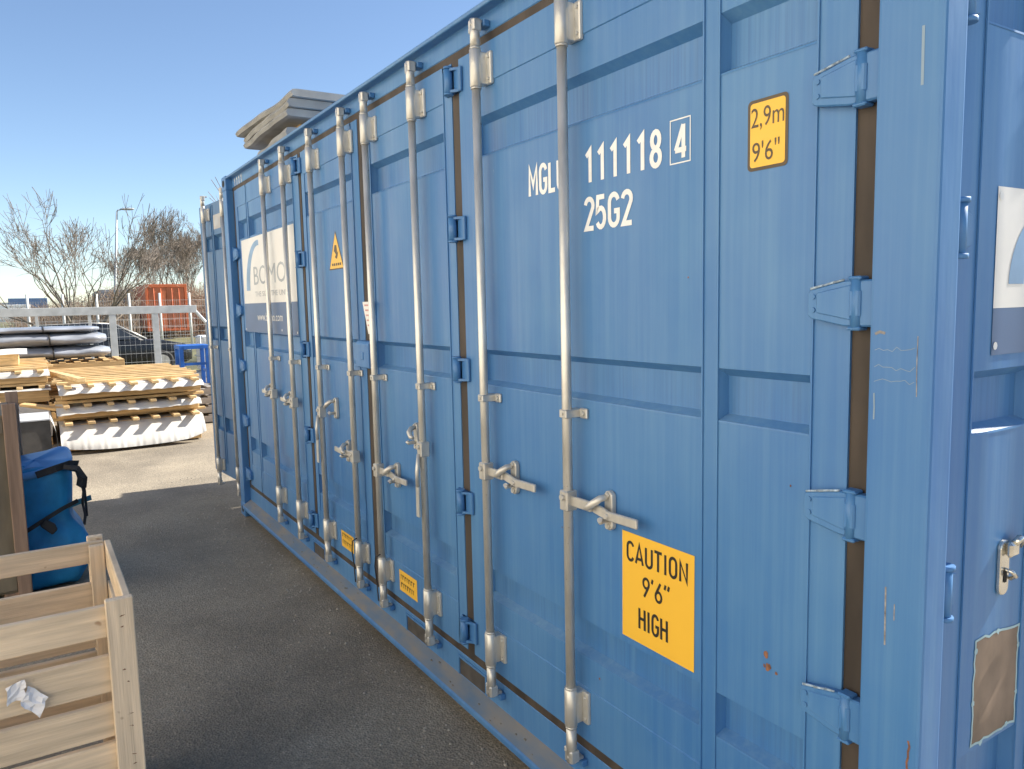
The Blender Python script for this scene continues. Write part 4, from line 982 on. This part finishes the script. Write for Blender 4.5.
ta = tree('bare_tree', 'x', (-70, 8.9, 0), 1, 3.5, .19, 11, .30, .26, 7, GT, .5, (2, 3), .015)
tb = tree('bare_tree', 'x', (-74, 10.9, 0), 1, 3.3, .17, 23, .30, .27, 7, GT, .5, (2, 3), .015)
tc_ = tree('bare_tree', 'x', (-66, 7.4, 0), 1, 2.8, .14, 31, .32, .26, 6, GT, .5, (2, 3), .015)
spots = [(ta, -70, 8.9, 0, .93, 'tallest round-topped bare tree above the left of the orange container'), (tb, -74, 10.9, 0, .92, 'tall bare tree directly behind the orange container'),
         (tc_, -66, 6.6, 0, .95, 'slim bare tree just right of the street lamp'), (ta, -80, 13.9, 2.1, .98, 'bare tree at the open container door edge, partly hidden'),
         (tb, -82, 9.4, 1.3, .85, 'bare tree in the second row behind the round-topped one'), (tc_, -78, 12.4, 3.0, 1.1, 'bare tree between the orange container and the open door'),
         (tc_, -85, 7.0, 4.0, 1.0, 'thin bare tree in the second row right behind the lamp post'), (ta, -92, 15.0, 5.0, .9, 'farthest bare tree at the right of the row')]
spots += [(tb, -76, 7.6, 2.2, .8, 'bare tree between the lamp post and the round-topped tree'), (ta, -79, 10.6, 3.7, .9, 'bushy bare tree behind the orange container, second row'), (tb, -70, 12.6, 4.4, .85, 'bare tree right of the orange container by the open door'), (tc_, -72, 10.0, 5.2, .9, 'small bare tree low behind the orange container')]
for i, (src, x, y, rz, sc, lb) in enumerate(spots):
    o = src if i < 3 else copy_tree(src)
    o.location = (x, y, 0); o.rotation_euler = (0, 0, rz); o.scale = (sc*.86, sc*.86, sc*.74); o['label'] = lb
tree('bare_shrub_tree', 'bare twiggy tree behind the container, tips showing over the far roof corner', (-27, 8.6, 0), 6, 2.3, .09, 44, .45, .12, 5, None, .6)
# brown brush along the field edge: uncountable
rs = random.Random(99); b = MB()
for i in range(5200):
    y = rs.uniform(-2, 22); x = rs.uniform(-64, -52) if rs.random() < .55 else rs.uniform(-48, -41)
    if x > -50 and y > 3.2: x -= 14
    hmax = 2.2+1.5*min(1, max(0, (y+1)/6))
    p = Vector((x, y, 0)); h = hmax*rs.uniform(.45, 1.0)
    q = p+Vector((rs.gauss(0, .3), rs.gauss(0, .35), h)); mid = (p+q)/2+Vector((rs.gauss(0, .12), rs.gauss(0, .12), 0))
    b.tube([p, mid, q], [.022, .016, .006], 3, cap=False)
    for k in range(3):
        s_ = mid+(q-mid)*rs.random(); b.tube([s_, s_+Vector((rs.gauss(0, .25), rs.gauss(0, .3), rs.uniform(.1, .5)))], [.012, .004], 3, cap=False)
tag(b.build('brown_brush', BRUSH), 'tangled bare brown brush growing along the field edge', 'brush', kind='stuff')
